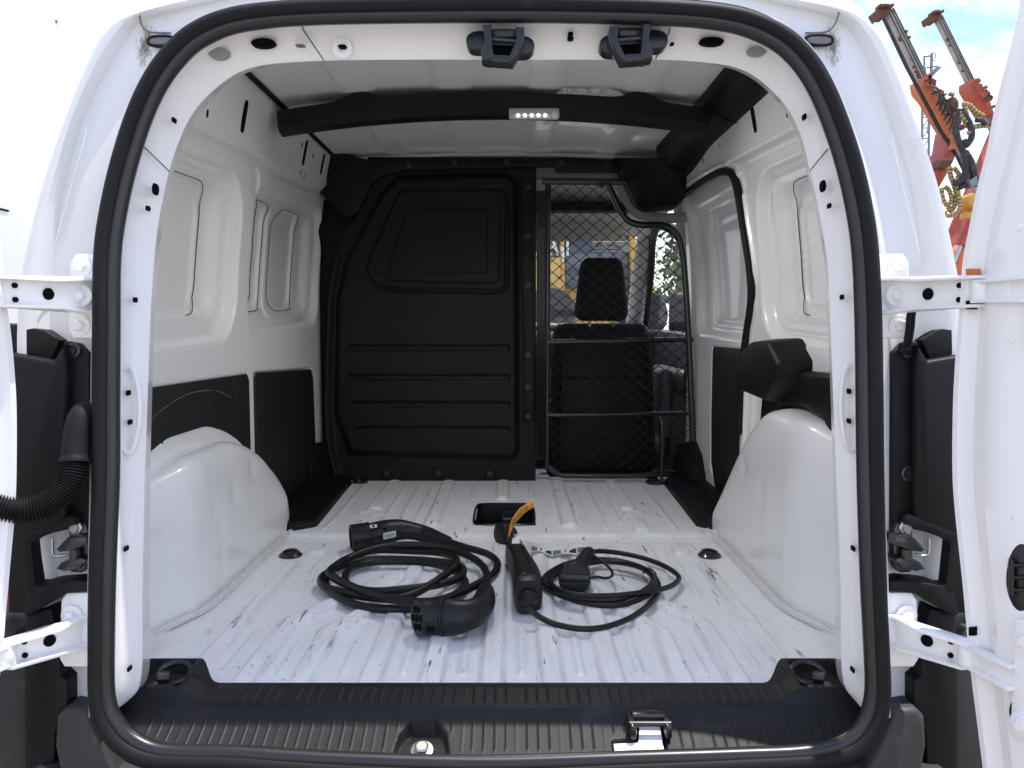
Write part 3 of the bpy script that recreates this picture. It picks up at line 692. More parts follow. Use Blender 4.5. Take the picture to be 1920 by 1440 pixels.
# ---------------------------------------------------------------- mesh gate
gate = tube('mesh_gate', crom([(.172, 3.10, .065), (.172, 3.10, .62), (.172, 3.10, 1.17)], 4), .012, 'tube_metal', van, 10)
gate['label'] = 'black tubular gate with diamond wire mesh behind the passenger seat'
tube('gate_tube', [(.150, 3.10, 1.168), (.452, 3.10, 1.166)], .0135, 'tube_metal', gate, 12)
tube('gate_tube', [(.44, 3.10, 1.166), (.50, 3.10, 1.164)], .008, 'tube_metal', gate, 10)
tube('gate_tube', crom([(.400, 3.095, 1.160), (.435, 3.095, 1.085), (.468, 3.095, 1.030), (.500, 3.095, 1.010), (.545, 3.095, 1.003), (.605, 3.095, 1.003), (.650, 3.095, .985), (.680, 3.095, .935), (.700, 3.095, .80), (.722, 3.095, .50), (.745, 3.095, .08)], 8), .0125, 'tube_metal', gate, 12)
tube('gate_tube', [(.172, 3.095, .556), (.735, 3.095, .566)], .010, 'tube_metal', gate, 10)
tube('gate_tube', [(.172, 3.095, .272), (.74, 3.095, .280)], .008, 'tube_metal', gate, 10)
tube('gate_tube', crom([(.178, 3.09, .075), (.22, 3.09, .042), (.30, 3.09, .036), (.60, 3.09, .036)], 6), .012, 'tube_metal', gate, 10)
tube('gate_tube', [(.58, 3.095, .050), (.745, 3.095, .050)], .008, 'tube_metal', gate, 10)
tube('support_rod', crom([(.600, 3.07, .27), (.612, 3.06, .24), (.614, 3.055, .12), (.612, 3.05, .012)], 6), .0065, 'tube_metal', gate, 10)
lathe('rod_foot', [(.034, .0), (.034, .006), (.020, .010), (.012, .012)], (.590, 3.06, .010), (0, 0, 1), 'black_metal', gate, 20)
lathe('gate_knob', [(.010, 0), (.012, .004), (.012, .018), (.007, .022)], (.375, 3.085, 1.15), (0, -1, 0), 'black_metal', gate, 14)
gp = [(.165, 1.165), (.40, 1.165), (.435, 1.085), (.468, 1.03), (.50, 1.008), (.605, 1.002), (.65, .985), (.68, .935), (.70, .80), (.722, .50), (.745, .05), (.165, .05)]
gx = np.array([p[0] for p in gp]); dw, dh = .0515, .0445
def inside(x, z): return sdpoly(np.array([x]), np.array([z]), gp)[0] < 0
kslope = dh / dw
for sgn in (1, -1):
    c0 = -3.0
    for k in range(-60, 80):
        cst = k * dh                                                  # z = cst + sgn*kslope*(x)
        t = np.linspace(.15, .76, 245); zt = cst + sgn * kslope * (t - .165)
        ins = sdpoly(t, zt, gp) < 0
        i = 0
        while i < len(t):
            if ins[i]:
                j = i
                while j + 1 < len(t) and ins[j + 1]: j += 1
                if j - i > 5:
                    ph = []
                    nst = max(2, int((t[j] - t[i]) / (dw / 4)))
                    for q in np.linspace(t[i], t[j], nst):
                        wv = math.cos(2 * math.pi * (q - .165) / dw * 2) * .0016
                        ph.append((q, 3.092 + sgn * .0008 * math.cos(2 * math.pi * (q - .165) / dw), cst + sgn * kslope * (q - .165) + wv * 0))
                    Vt, Ft = tubedata(ph, .0016, 4); obj('wire', Vt, Ft, 'black_metal', gate, False)
                i = j + 1
            else: i += 1
# strip of folded mesh beside the post
for i in range(7):
    px_ = .131 + i * .0055
    tube('mesh_fold', [(px_, 3.085 - .004 * (i % 2), .10), (px_ + .002, 3.082, .6), (px_ - .001, 3.085, 1.13)], .0031, 'black_metal', gate, 6)

# ---------------------------------------------------------------- rear frame: inner pillar and header pressing
ST = [((197, 1347), (240, 1314)), ((205, 1270), (265, 1270)), ((210, 1100), (268, 1100)), ((208, 900), (272, 900)), ((207, 720), (278, 720)), ((208, 600), (282, 600)), ((212, 480), (290, 480)), ((220, 400), (300, 400)), ((236, 330), (318, 318)), ((250, 270), (337, 262)), ((278, 205), (360, 215)), ((310, 145), (392, 177)), ((345, 100), (440, 140)), ((385, 68), (490, 123)), ((440, 45), (560, 116)), ((540, 33), (640, 113)), ((700, 28), (760, 112)), ((920, 25), (920, 112)), ((1140, 28), (1100, 112)), ((1280, 33), (1230, 112)), ((1375, 42), (1300, 115)), ((1430, 62), (1373, 125)), ((1475, 95), (1420, 147)), ((1505, 135), (1463, 187)), ((1535, 190), (1487, 222)), ((1558, 240), (1505, 265)), ((1575, 290), (1518, 320)), ((1598, 370), (1533, 385)), ((1612, 450), (1547, 465)), ((1617, 520), (1553, 520)), ((1622, 620), (1557, 620)), ((1624, 750), (1562, 750)), ((1627, 900), (1568, 900)), ((1632, 1100), (1576, 1100)), ((1636, 1270), (1579, 1265)), ((1636, 1350), (1600, 1310))]
PT = [(-.12, .014), (0.0, .014), (.08, .018), (.18, .036), (.26, .046), (.34, .052), (.60, .064), (.97, .077), (1.0, .079), (1.0, .086)]
cols = []
for (t, off) in PT:
    line = []
    for (a, c) in ST:
        u = a[0] + (c[0] - a[0]) * t; v = a[1] + (c[1] - a[1]) * t
        line.append(onL(u, v, off))
    cols.append(crom(line, 6))
# returns into the load bay
last = cols[-1]; cx_, cz_ = 0.0, .55
ret = []
for p in last:
    q = Vector((p.x, 0, p.z)) - Vector((0, 0, .55)); q.normalize()
    ret.append(Vector((p.x + q.x * .02, p.y + .06, p.z + q.z * .02)))
cols.append(ret)
ret2 = []
for p in ret:
    side = min(1, max(0, (abs(p.x) - .42) / .12)); top = min(1, max(0, (p.z - .90) / .12))
    ret2.append(Vector((math.copysign(.735, p.x) * side + p.x * 1.05 * (1 - side), 1.62, p.z + (1.29 - p.z) * top)))
cols.append(ret2)
Pt = np.array([[tuple(p) for p in c] for c in cols])
frame_in = grid('inner_frame', Pt, 'paint', van, 50)
frame_in['label'] = 'white inner pressing of the door frame with punched holes'
def surf(u, v, extra=0.0):          # a point just proud of the flat of the pressing
    return onL(u, v, .052 - extra)
def hole(u, v, ru, rv, m='hole', rot=0, off=.0485):
    pts = []
    for a in np.linspace(0, 2 * math.pi, 25)[:-1]:
        x = ru * math.cos(a); y = rv * math.sin(a)
        pts.append(onL(u + x * math.cos(rot) - y * math.sin(rot), v + x * math.sin(rot) + y * math.cos(rot), off))
    return slab('punched_hole', pts, (0, .010, 0), m, frame_in, 0)
for (u, v, ru, rv, m) in ((493, 80, 23, 9, 'hole'), (410, 99, 19, 11, 'grey_trim'), (1335, 77, 23, 8, 'hole'), (1420, 95, 18, 9, 'grey_trim'), (641, 86, 8, 3, 'hole'), (1070, 63, 5, 4, 'hole'), (1070, 71, 6, 3, 'hole'), (1261, 81, 4, 2, 'hole'), (324, 224, 3, 5, 'hole'), (289, 354, 4.5, 11, 'hole'), (275, 390, 2.5, 5, 'hole'), (251, 562, 2.3, 5, 'hole'), (238, 737, 2.3, 5, 'hole'), (241, 792, 2.3, 5, 'hole'), (234, 1030, 2.3, 5, 'hole'), (240, 1256, 2.3, 5, 'hole'), (1510, 218, 3, 6, 'hole'), (1545, 348, 4.5, 11, 'hole'), (1557, 385, 2.5, 5, 'hole'), (1581, 557, 2.3, 5, 'hole'), (1594, 734, 2.3, 5, 'hole'), (1594, 790, 2.3, 5, 'hole'), (1602, 1030, 2.3, 5, 'hole'), (1601, 1258, 2.3, 5, 'hole'), (562, 84, 9, 2, 'seam')): hole(u, v, ru, rv, m)
lathe('emboss', [(.016, 0), (.011, .0014), (.008, .0015), (.006, .0003)], onL(641, 90, .0585), (0, -1, -.15), 'paint', frame_in, 24)
for pl in ([(563, 36), (568, 55), (607, 113)], [(260, 268), (272, 277), (318, 322)], [(1258, 32), (1255, 60), (1229, 111)], [(1567, 266), (1558, 272), (1518, 321)]):
    tube('panel_seam', [onL(u, v, o_) for (u, v), o_ in zip(pl, (.012, .047, .064))], .0012, 'seam', frame_in, 6)
# raised grab pressings on both pillars
for pl in ([(228, 705), (234, 692), (247, 690), (258, 722), (262, 780), (252, 838), (240, 850), (229, 838)], [(1607, 700), (1601, 688), (1590, 686), (1580, 712), (1577, 770), (1585, 830), (1595, 845), (1603, 838)]):
    tube('pillar_bead', crom([onL(u, v, .054) for u, v in pl[1:]], 6), .0042, 'paint', frame_in, 8)

# ---------------------------------------------------------------- weatherstrip
SC = [(920, 1452), (640, 1444), (430, 1430), (300, 1426), (240, 1406), (203, 1370), (184, 1320), (182, 1200), (184, 1060), (189, 900), (189, 750), (190, 600), (192, 480), (202, 400), (222, 310), (252, 215), (285, 145), (322, 95), (362, 60), (420, 34), (500, 20), (640, 12), (920, 8), (1140, 11), (1280, 17), (1370, 27), (1430, 45), (1480, 73), (1520, 115), (1552, 170), (1580, 240), (1602, 310), (1619, 385), (1630, 460), (1636, 560), (1639, 700), (1641, 900), (1646, 1100), (1651, 1220), (1653, 1310), (1640, 1362), (1604, 1404), (1530, 1426), (1400, 1434), (1200, 1442)]
loop = crom([onL(u, v, 0.0) for u, v in SC], 6, True)
seal = tube('weatherstrip', loop, .0128, 'rubber', van, 12, True)
seal['label'] = 'black rubber weatherstrip all round the rear opening'
def toward(p, k):                   # shift within the opening plane towards its centre
    q = Vector((0 - p.x, 0, .53 - p.z)); m_ = max(abs(p.x) / .6, abs(p.z - .53) / .58)
    q.normalize(); return p + q * k
tube('seal_lip', [toward(p, .0140) + Vector((0, .006, 0)) for p in loop], .0118, 'plastic_smooth', seal, 8, True)

# ---------------------------------------------------------------- rear gutter, outer corner and body shell
ST2 = [((166, 1345), (128, 1345), (78, 1345)), ((163, 1150), (122, 1150), (66, 1150)), ((168, 900), (118, 900), (44, 900)), ((170, 700), (114, 700), (30, 700)), ((173, 560), (110, 560), (33, 560)), ((176, 450), (118, 450), (52, 450)), ((193, 340), (135, 340), (83, 335)), ((226, 230), (165, 225), (121, 222)), ((262, 150), (212, 130), (160, 125)), ((300, 95), (250, 78), (196, 60)), ((340, 58), (272, 42), (250, 26)), ((400, 26), (380, 10), (370, -4)), ((500, 4), (490, -12), (480, -24)), ((640, -4), (640, -22), (640, -40)), ((920, -8), (920, -26), (920, -46)), ((1200, -6), (1200, -22), (1200, -42)), ((1360, 6), (1370, -10), (1380, -26)), ((1440, 28), (1465, 10), (1480, -4)), ((1492, 60), (1565, 40), (1590, 20)), ((1530, 100), (1598, 80), (1645, 62)), ((1568, 165), (1630, 140), (1676, 124)), ((1600, 240), (1660, 235), (1714, 216)), ((1628, 340), (1690, 340), (1757, 335)), ((1645, 450), (1705, 450), (1785, 450)), ((1650, 560), (1712, 560), (1805, 560)), ((1656, 700), (1715, 700), (1810, 700)), ((1658, 900), (1716, 900), (1796, 900)), ((1668, 1150), (1718, 1150), (1774, 1150)), ((1670, 1345), (1712, 1345), (1762, 1345))]
S_ = crom([onL(*a[0], .012) for a in ST2], 6); G_ = crom([onL(*a[1], .075) for a in ST2], 6); O_ = crom([onL(*a[2], .050) for a in ST2], 6)
rows = []
for i in range(len(S_)):
    s0, g0, o0 = S_[i], G_[i], O_[i]
    row = [s0 + (s0 - g0) * .12 + Vector((0, -.004, 0)), s0, s0 * .72 + g0 * .28 + Vector((0, .030, 0)), g0 * .9 + s0 * .1 + Vector((0, .004, 0)), g0 * .75 + o0 * .25 + Vector((0, .004, 0)), g0 * .45 + o0 * .55 + Vector((0, -.010, 0)), g0 * .2 + o0 * .8 + Vector((0, -.006, 0)), g0 * .05 + o0 * .95 + Vector((0, -.002, 0)), o0 + Vector((0, .008, 0))]
    # out to the full body section
    def full(z): return float(np.interp(z, [-.2, .1, .5, .75, .95, 1.15, 1.3], [.90, .905, .90, .86, .81, .74, .66]))
    topk = min(1, max(0, (o0.z - .98) / .10)) * (1 - min(1, max(0, (abs(o0.x) - .50) / .12)))
    tx = math.copysign(full(o0.z), o0.x) if abs(o0.x) > .3 else o0.x * 1.12
    if topk > 0: tx = o0.x * 1.12 * topk + tx * (1 - topk)
    kz = min(1, max(0, (o0.z - .98) / .12))
    tz = o0.z + .22 * kz * (1 - .25 * min(1, (abs(o0.x) / .7) ** 2))
    for (yy_, f) in ((1.32, .12), (1.40, .28), (1.52, .55), (1.65, .80), (1.85, .97), (2.1, 1.0), (3.35, 1.0)):
        yq = max(yy_, o0.y + .02); xq = o0.x + (tx - o0.x) * f
        lim = abs(.035 + (o0.x - .035) * (yq / o0.y) * .985 - (.0 if o0.x > 0 else .0))
        if abs(o0.x) > .3: xq = math.copysign(min(abs(xq), max(lim, abs(o0.x) * .99)), o0.x)
        row.append(Vector((xq, yq, o0.z + (tz - o0.z) * f)))
    rows.append(row)
Pt = np.array([[tuple(p) for p in r] for r in rows])
ngut = 9
gut = grid('rear_body_frame', Pt[:, :ngut], 'paint_gutter', van, 50, flip=True)
shell = grid('body_shell', Pt[:, ngut - 1:], 'paint', van, 50, flip=True)
# grommets in the gutter and a rust-coloured dirt trail by each roof joint
for s, (u, v) in ((-1, (303, 77)), (1, (1536, 75))):
    pts = []
    for a in np.linspace(0, 2 * math.pi, 33)[:-1]:
        x = 25 * (abs(math.cos(a)) ** .7) * math.copysign(1, math.cos(a)); y = 9 * (abs(math.sin(a)) ** .8) * math.copysign(1, math.sin(a))
        pts.append(onL(u + x, v + y + s * x * .02, .052))
    tube('grommet', pts, .0030, 'rubber', gut, 8, True)
    slab('grommet_face', [p * .999 for p in pts], (0, .01, 0), 'seam', gut, 0)
# seam sealer bead in the outer corner
for pl in ([(163, 240), (152, 285), (130, 360), (100, 470)], [(1672, 260), (1690, 340), (1725, 480)]):
    tube('sealer_bead', crom([onL(u, v, .0505) for u, v in pl], 6), .0012, 'paint_gutter', gut, 8)
# lower edge: white strip below, and the roof ditch joint
for s, pl in ((-1, [(262, 30), (266, 48), (280, 60), (320, 62)]), (1, [(1573, 24), (1565, 46), (1548, 60), (1510, 62)])):
    tube('roof_joint', crom([onL(u, v, .055) for u, v in pl], 5), .0016, 'seam', gut, 6)

# ---------------------------------------------------------------- sill trim
xv = np.linspace(-.612, .612, 640); tv = np.linspace(0, 1, 70); Xs, Ts = np.meshgrid(xv, tv, indexing='ij'); ax_ = np.abs(Xs)
ymin = 1.138 + .012 * (ax_ / .5) ** 2 + .085 * np.clip((ax_ - .44) / .17, 0, 1) ** 2.4
ymax = 1.306 + .048 * sst((ax_ - .462) / .045)
Ysl = ymin + (ymax - ymin) * Ts
Zs = interp(Ysl, [1.0, 1.145, 1.205, 1.228, 1.245, 1.285, 1.30, 1.40], [-.10, -.034, -.010, .008, .014, .0165, .0155, .0155])
Zs += .022 * sst((ax_ - .455) / .05) * sst((Ysl - 1.228) / .018)
Zs -= .006 * sst((ymin + .008 - Ysl) / .008)
corner = sdpoly(ax_, Ysl, [(.505, 1.252), (.585, 1.252), (.585, 1.345), (.515, 1.345)], .006); Zs -= .018 * sst(-corner / .010)
ph_ = (Xs / .0168) % 1.0; rb = sst((.075 - np.abs(ph_ - .5)) / .05)
cupd = sdpoly(Xs, Ysl, [(-.138, 1.160), (-.066, 1.160), (-.072, 1.192), (-.088, 1.212), (-.118, 1.212), (-.132, 1.192)], .008)
cut = sdpoly(Xs, Ysl, [(.190, 1.150), (.265, 1.150), (.268, 1.21), (.232, 1.215), (.226, 1.182), (.190, 1.180)], .004)
zone = sst((cupd - .004) / .004) * sst((cut - .006) / .004) * sst((.555 - ax_) / .01) * (1 - sst((.010 - corner) / .006))
Zs += .0013 * rb * zone * np.maximum(sst((Ysl - ymin - .022) / .006) * sst((1.222 - Ysl) / .006), sst((Ysl - 1.236) / .006) * sst((ymax - .012 - Ysl) / .006))
kc_ = sst(-cupd / .006); Zs = Zs * (1 - kc_) + (-.034 + (Ysl - 1.15) * .10) * kc_; Zs -= .016 * sst(-cut / .005)
sill = grid('sill_trim', np.stack([Xs, Ysl, Zs], -1), 'plastic_sill', van, 40)
sill['label'] = 'ribbed black plastic loading sill trim'
cup = lathe('striker_bolt', [(.017, 0), (.017, .003), (.010, .004), (.0105, .010), (.008, .012)], (-.102, 1.176, -.0325), (0, -.35, .93), 'steel', sill, 24)
slab('bare_metal_patch', [Vector((x, y, -.0335 + (y - 1.15) * .40)) for x, y in ((.190, 1.152), (.264, 1.152), (.266, 1.208), (.234, 1.208), (.228, 1.180), (.190, 1.178))], (0, 0, -.004), 'paint', sill, 0)
# latch bridge beside the patch
lb = box('sill_latch', (.247, 1.212, .004), (.052, .020, .016), 'black_metal', sill, .004)
for x in (.220, .274): box('latch_cheek', (x, 1.200, -.004), (.010, .050, .022), 'black_metal', lb, .004)
tube('latch_pin', [(.215, 1.190, .003), (.279, 1.190, .003)], .005, 'black_metal', lb, 10)
# lashing eyes on the sill corners
for s in (-1, 1):
    c0 = Vector((s * .545, 1.30, .016)); o = lathe('sill_lashing_eye', [(.022, 0), (.023, .006), (.015, .010), (.004, .011)], c0 + Vector((-s * .0, -.018, 0)), (0, 0, 1), 'black_metal', sill, 20)
    a0 = .5 if s < 0 else 0
    pts = [(c0.x + s * -.012 + .027 * math.cos(a), c0.y + .010 + .020 * math.sin(a), .030 + .010 * math.sin(a)) for a in np.linspace(0, 2 * math.pi, 21)[:-1]]
    tube('eye_ring', pts, .0048, 'black_metal', o, 10, True)
    box('eye_strap', (c0.x, c0.y - .004, .032), (.020, .034, .006), 'black_metal', o, .002, Quaternion((0, 0, 1), R(-20 * s)))
# ---------------------------------------------------------------- bumper
xv = np.linspace(-.92, .92, 140); ax_ = np.abs(xv)
yb = 1.118 + .02 * (ax_ / .6) ** 2 + .55 * np.clip((ax_ - .62) / .30, 0, 1) ** 2.2
zb = -.052 + .0 * ax_
prof = [(.06, .0), (.012, .0), (.0, -.010), (-.035, -.05), (-.05, -.12), (-.045, -.30), (-.02, -.36), (.10, -.38)]
Pt = np.zeros((len(xv), len(prof), 3))
for j, (dy, dz) in enumerate(prof): Pt[:, j, 0] = xv; Pt[:, j, 1] = yb + dy; Pt[:, j, 2] = zb + dz
bump = grid('rear_bumper', Pt, 'bumper', van, 40)
for s in (-1, 1):
    P_ = [onL(u if s < 0 else 1840 - u, v, .02) for u, v in ((108, 1440), (100, 1400), (104, 1345), (118, 1331), (160, 1331), (172, 1350), (200, 1420), (230, 1470), (108, 1470))]
    slab('bumper_corner', P_, (0, .16, 0), 'bumper', van, .010, 3)
    slab('bumper_wing', [onL(u if s < 0 else 1840 - u, v, .06) for u, v in ((60, 1240), (60, 1480), (-60, 1490), (-60, 1180), (20, 1190))], (0, .20, 0), 'bumper', van, .015, 3)

# ---------------------------------------------------------------- rear lamp housings (black covers in the gutter)
def mir(s, u): return u if s < 0 else 1840 - u
for s in (-1, 1):
    mu = lambda u: mir(s, u)
    cov = slab('lamp_housing_cover', [onL(mu(u), v, .052) for u, v in ((118, 640), (147, 644), (166, 662), (168, 990), (110, 990))], (0, .05, 0), 'plastic', van, .004)
    bulge = slab('housing_bulge', [onL(mu(u), v, .030) for u, v in ((6, 660), (98, 676), (118, 646), (122, 700), (121, 995), (100, 1000), (14, 1010))], (0, .06, 0), 'plastic', cov, .010, 3)
    slab('housing_cap', [onL(mu(u), v, .050) for u, v in ((8, 606), (83, 619), (112, 638), (96, 674), (4, 664))], (0, .05, 0), 'plastic', cov, .004)
    for v in ((658, 888) if s > 0 else (658,)):
        lathe('fixing_cap', [(.012, 0), (.012, .004), (.009, .005), (.009, .002), (.006, .002), (.005, .005)], onL(mu(138), v, .051), (0, -1, .1), 'black_metal', cov, 20)
    # lower housing: frame round the door check
    slab('lower_housing_back', [onL(mu(u), v, .075) for u, v in ((15, 985), (110, 970), (102, 1090), (50, 1150), (15, 1150))], (0, .04, 0), 'plastic', cov, .003)
    for nm, q in (('housing_bar', ((36, 1004), (132, 966), (140, 972), (140, 984), (66, 1012), (52, 1024))), ('housing_bar', ((36, 1004), (58, 1016), (66, 1096), (76, 1102), (60, 1118), (46, 1112))), ('housing_bar', ((50, 1104), (78, 1098), (146, 1087), (170, 1091), (172, 1110), (124, 1114), (50, 1158), (40, 1150)))):
        slab(nm, [onL(mu(u), v, .028) for u, v in q], (0, .045, 0), 'plastic', cov, .004)
    slab('lower_cladding', [onL(mu(u), v, .040) for u, v in ((44, 1150), (96, 1140), (112, 1215), (113, 1268), (126, 1276), (126, 1350), (104, 1372), (100, 1490), (44, 1490))], (0, .06, 0), 'plastic', cov, .006)
    lathe('housing_screw', [(.008, 0), (.008, .004), (.006, .005)], onL(mu(75), 1055, .070), (0, -1, .1), 'plastic_smooth', cov, 14)
    # door check strap
    ck = slab('door_check', [onL(mu(u), v, .045) for u, v in ((127, 985), (135, 977), (158, 980), (164, 992), (165, 1055), (160, 1068), (150, 1075), (132, 1074), (126, 1064), (130, 1050))], (0, .03, 0), 'black_metal', van, .004)
    for q in (((104, 1030), (126, 1008), (160, 1005), (163, 1022), (128, 1034), (110, 1036)), ((104, 1068), (112, 1056), (150, 1046), (162, 1050), (148, 1066), (120, 1072))):
        slab('check_jaw', [onL(mu(u), v, .022) for u, v in q], (0, .03, 0), 'black_metal', ck, .003)
    tube('check_roller', [onL(mu(140), 1030, .030), onL(mu(140), 1054, .030)], .008, 'black_metal', ck, 12)
    tube('check_hook', crom([onL(mu(98), 1010, .03), onL(mu(98), 1034, .03), onL(mu(104), 1042, .03), onL(mu(125), 1040, .035)], 5), .0025, 'steel', ck, 8)
    lathe('check_bolt', [(.011, 0), (.011, .003), (.007, .004), (.007, .008)], onL(mu(143), 989, .044), (0, -1, .1), 'steel', ck, 6)
    slab('lamp_edge', [onL(mu(u), v, .10) for u, v in ((-10, 1070), (24, 1070), (30, 1145), (-10, 1150))], (0, .05, 0), 'red_lamp', van, .004)

# ---------------------------------------------------------------- hinges and doors
bolt_w = meshdata('bolt', boltdata(.0165, .0088, .012), 'paint')
DOORS = {}
def hinge(s, zc, upper, door):
    p0 = Vector((s * .632, 1.14 + .038 + LEAN * zc, zc))
    hz = .066 if upper else .056
    P_ = [(s * .605, -hz), (s * .605, hz), (s * .648, hz), (s * .656, hz - .012), (s * .656, -hz + .012), (s * .648, -hz)]
    body = slab('door_hinge', [Vector((x, 1.14 + .035 + LEAN * (zc + z), zc + z)) for x, z in P_], (0, .012, 0), 'paint', van, .004)
    bz = (.046, 0, -.046) if upper else (.022, -.022)
    for z in bz: inst('hinge_bolt', bolt_w, (s * (.637 if abs(z) > .01 else .628), 1.14 + (.034 if abs(z) > .01 else .020) + LEAN * (zc + z), zc + z), body, QY)
    root = Vector((s * .618, 1.14 + .030 + LEAN * zc, zc)); kn = Vector((s * .676, 1.108 if upper else 1.103, zc))
    hh = .022 if upper else .020
    d = (kn - root).normalized()
    # channel web and two flanges that widen towards the plate
    sd_ = Vector((-d.y, d.x, 0)) * (1 if s > 0 else -1)
    web = [root + Vector((0, .008, hh)), kn + Vector((0, .008, hh)), kn + Vector((0, .008, -hh)), root + Vector((0, .008, -hh))]
    slab('hinge_web', web, Vector((s * .004, .006, 0)), 'paint', body, .001)
    for k in (-1, 1):
        q = [root + Vector((-s * .016, .012, k * (hh + .006))), root + Vector((-s * .004, -.012, k * (hh + .006))), root.lerp(kn, .35) + Vector((-s * .012, -.014, k * (hh + .001))), kn + Vector((-s * .010, -.010, k * hh)), kn + Vector((s * .006, -.008, k * hh)), kn + Vector((s * .012, .006, k * hh)), root.lerp(kn, .4) + Vector((s * .004, .020, k * hh)), root + Vector((s * .010, .016, k * (hh + .004)))]
        slab('hinge_flange', q, (0, 0, -k * .0045), 'paint', body, .0015)
    hp = root.lerp(kn, .52); nrm = Vector((d.y, -d.x, 0)) * (1 if s > 0 else -1)
    if nrm.y > 0: nrm = -nrm
    lathe('hinge_hole', [(.0088, 0), (.0088, .002), (.0085, .0025)], hp + Vector((0, .008, 0)) + nrm * .0005, nrm, 'hole', body, 20)
    for k in (-1, 1): lathe('hinge_pip', [(.004, 0), (.004, .003), (.003, .004)], root.lerp(kn, .86) + Vector((0, .008, k * .010)) + nrm * .0005, nrm, 'hole', body, 10)
    # knuckle and door-side arm
    lathe('hinge_knuckle', [(.0115, -hh + .006), (.0125, -hh + .008), (.0125, hh - .008), (.0115, hh - .006)], kn + Vector((s * .002, -.004, 0)), (0, 0, 1), 'paint', body, 20)
    dd = Vector((s * DOORDIR[s][0], DOORDIR[s][1], 0)).normalized()
    nd = Vector((-s * abs(dd.y), -abs(dd.x), 0)).normalized()        # into the opening
    a0 = kn + Vector((0, -.004, 0)); a1 = kn + dd * .078 + nd * .024
    for k in (-1, 1): bar('door_arm', a0 + Vector((0, 0, k * .013)), a1 + Vector((0, 0, k * .015)), .020, .005, 'paint', body, .0015)
    bar('door_arm', a0 + nd * -.004, a1 + nd * -.004, .005, .026, 'paint', body, .0015)
    pl = kn + dd * .092 + nd * .019
    rot = Matrix((dd, -nd, Vector((0, 0, 1)))).transposed()
    box('door_plate', pl, (.034, .008, .16), 'paint', body, .003, rot)
    for k in (-1, 1): inst('hinge_bolt', bolt_w, pl + nd * .004 + Vector((0, 0, k * .056)), body, Vector((0, 0, 1)).rotation_difference(nd))
DOORDIR = {1: (.52, -.854), -1: (.62, -.785)}
DOOR0 = {1: (.664, 1.13), -1: (-.672, 1.135)}
EDR = [(1915, -40), (1910, 0), (1897, 67), (1863, 200), (1847, 283), (1830, 350), (1813, 433), (1802, 492), (1798, 560), (1793, 610), (1788, 680), (1784, 763), (1783, 880), (1788, 960), (1802, 1093), (1809, 1170), (1815, 1240), (1830, 1360), (1840, 1440), (1848, 1520)]
EDL = [(-75, -40), (-70, 0), (-57, 67), (-33, 200), (-17, 283), (-4, 350), (4, 433), (8, 492), (14, 560), (22, 612), (29, 680), (34, 763), (34, 880), (31, 960), (22, 1060), (14, 1150), (6, 1240), (-10, 1360), (-20, 1440), (-30, 1520)]
def rear_door(s, edge, width):
    dv = Vector((s * DOORDIR[s][0], DOORDIR[s][1], 0)).normalized(); p0 = DOOR0[s]
    E = crom([onP(u, v, p0, (dv.x, dv.y)) for u, v in edge], 5)
    nd = Vector((-s * abs(dv.y), -abs(dv.x), 0)).normalized()        # inner face normal
    # cross profile: (distance along door, proud of the plane)
    PR = [(.000, -.045), (.000, -.006), (.002, 0), (.010, .002), (.014, -.001), (.020, -.004), (.030, -.004), (.040, .004), (.052, .014), (.075, .016), (.110, .016), (.130, .010), (.160, -.010), (.22, -.012), (width, -.012), (width, -.045)]
    rows_ = []
    for p in E: rows_.append([tuple(p + dv * a + nd * b_) for a, b_ in PR])
    Pt = np.array(rows_)
    o = grid('rear_door', Pt, 'paint', van, 35, flip=(s < 0))
    back = grid('outer_skin', np.array([[tuple(p + dv * a + nd * b_) for a, b_ in ((0, -.045), (.01, -.05), (width, -.05))] for p in E]), 'paint', o, 35, flip=(s > 0))
    return o, dv, nd, p0
doorR, dvR, ndR, p0R = rear_door(1, EDR, .52); doorL, dvL, ndL, p0L = rear_door(-1, EDL, .66)
doorR['label'] = 'open right rear door with black plugs'; doorL['label'] = 'open left rear door, only its edge in view'
for s, dr in ((1, doorR), (-1, doorL)):
    hinge(s, .660, True, dr); hinge(s, .150, False, dr)
def ondoor(u, v, k=.016): return onP(u, v, (p0R[0] + ndR.x * k, p0R[1] + ndR.y * k), (dvR.x, dvR.y))
# plugs on the door
def plug(u, v, ru, rv):
    pts = [ondoor(u + ru * math.cos(a), v + rv * math.sin(a), .0165) for a in np.linspace(0, 2 * math.pi, 29)[:-1]]
    o = slab('door_plug', pts, -ndR * .01, 'plastic_smooth', doorR, .003); return o
pg = plug(1915, 1083, 31, 66); plug(1901, 1333, 11, 20)
for v in (1060, 1083, 1106): tube('plug_rib', [ondoor(1893, v, .020), ondoor(1925, v, .020)], .003, 'plastic_smooth', pg, 8)
tube('plug_rib', [ondoor(1897, 1048, .020), ondoor(1897, 1115, .020)], .004, 'plastic_smooth', pg, 8)
for u, v in ((1911, 428), (1898, 637), (1903, 970)): lathe('door_rivet', [(.004, 0), (.004, .0015), (.002, .002)], ondoor(u, v, .016), ndR, 'paint', doorR, 14)
# amber/black gaps around the hinges
for (u0, v0, u1, v1, m) in ((1811, 504, 1834, 522, 'reflector_orange'), (1811, 564, 1828, 580, 'hole'), (1816, 1176, 1828, 1192, 'hole'), (1816, 1232, 1832, 1244, 'hole')):
    slab('hinge_gap', [ondoor(u, v, .0045) for u, v in ((u0, v0), (u1, v0), (u1, v1), (u0, v1))], -ndR * .006, m, doorR, 0)

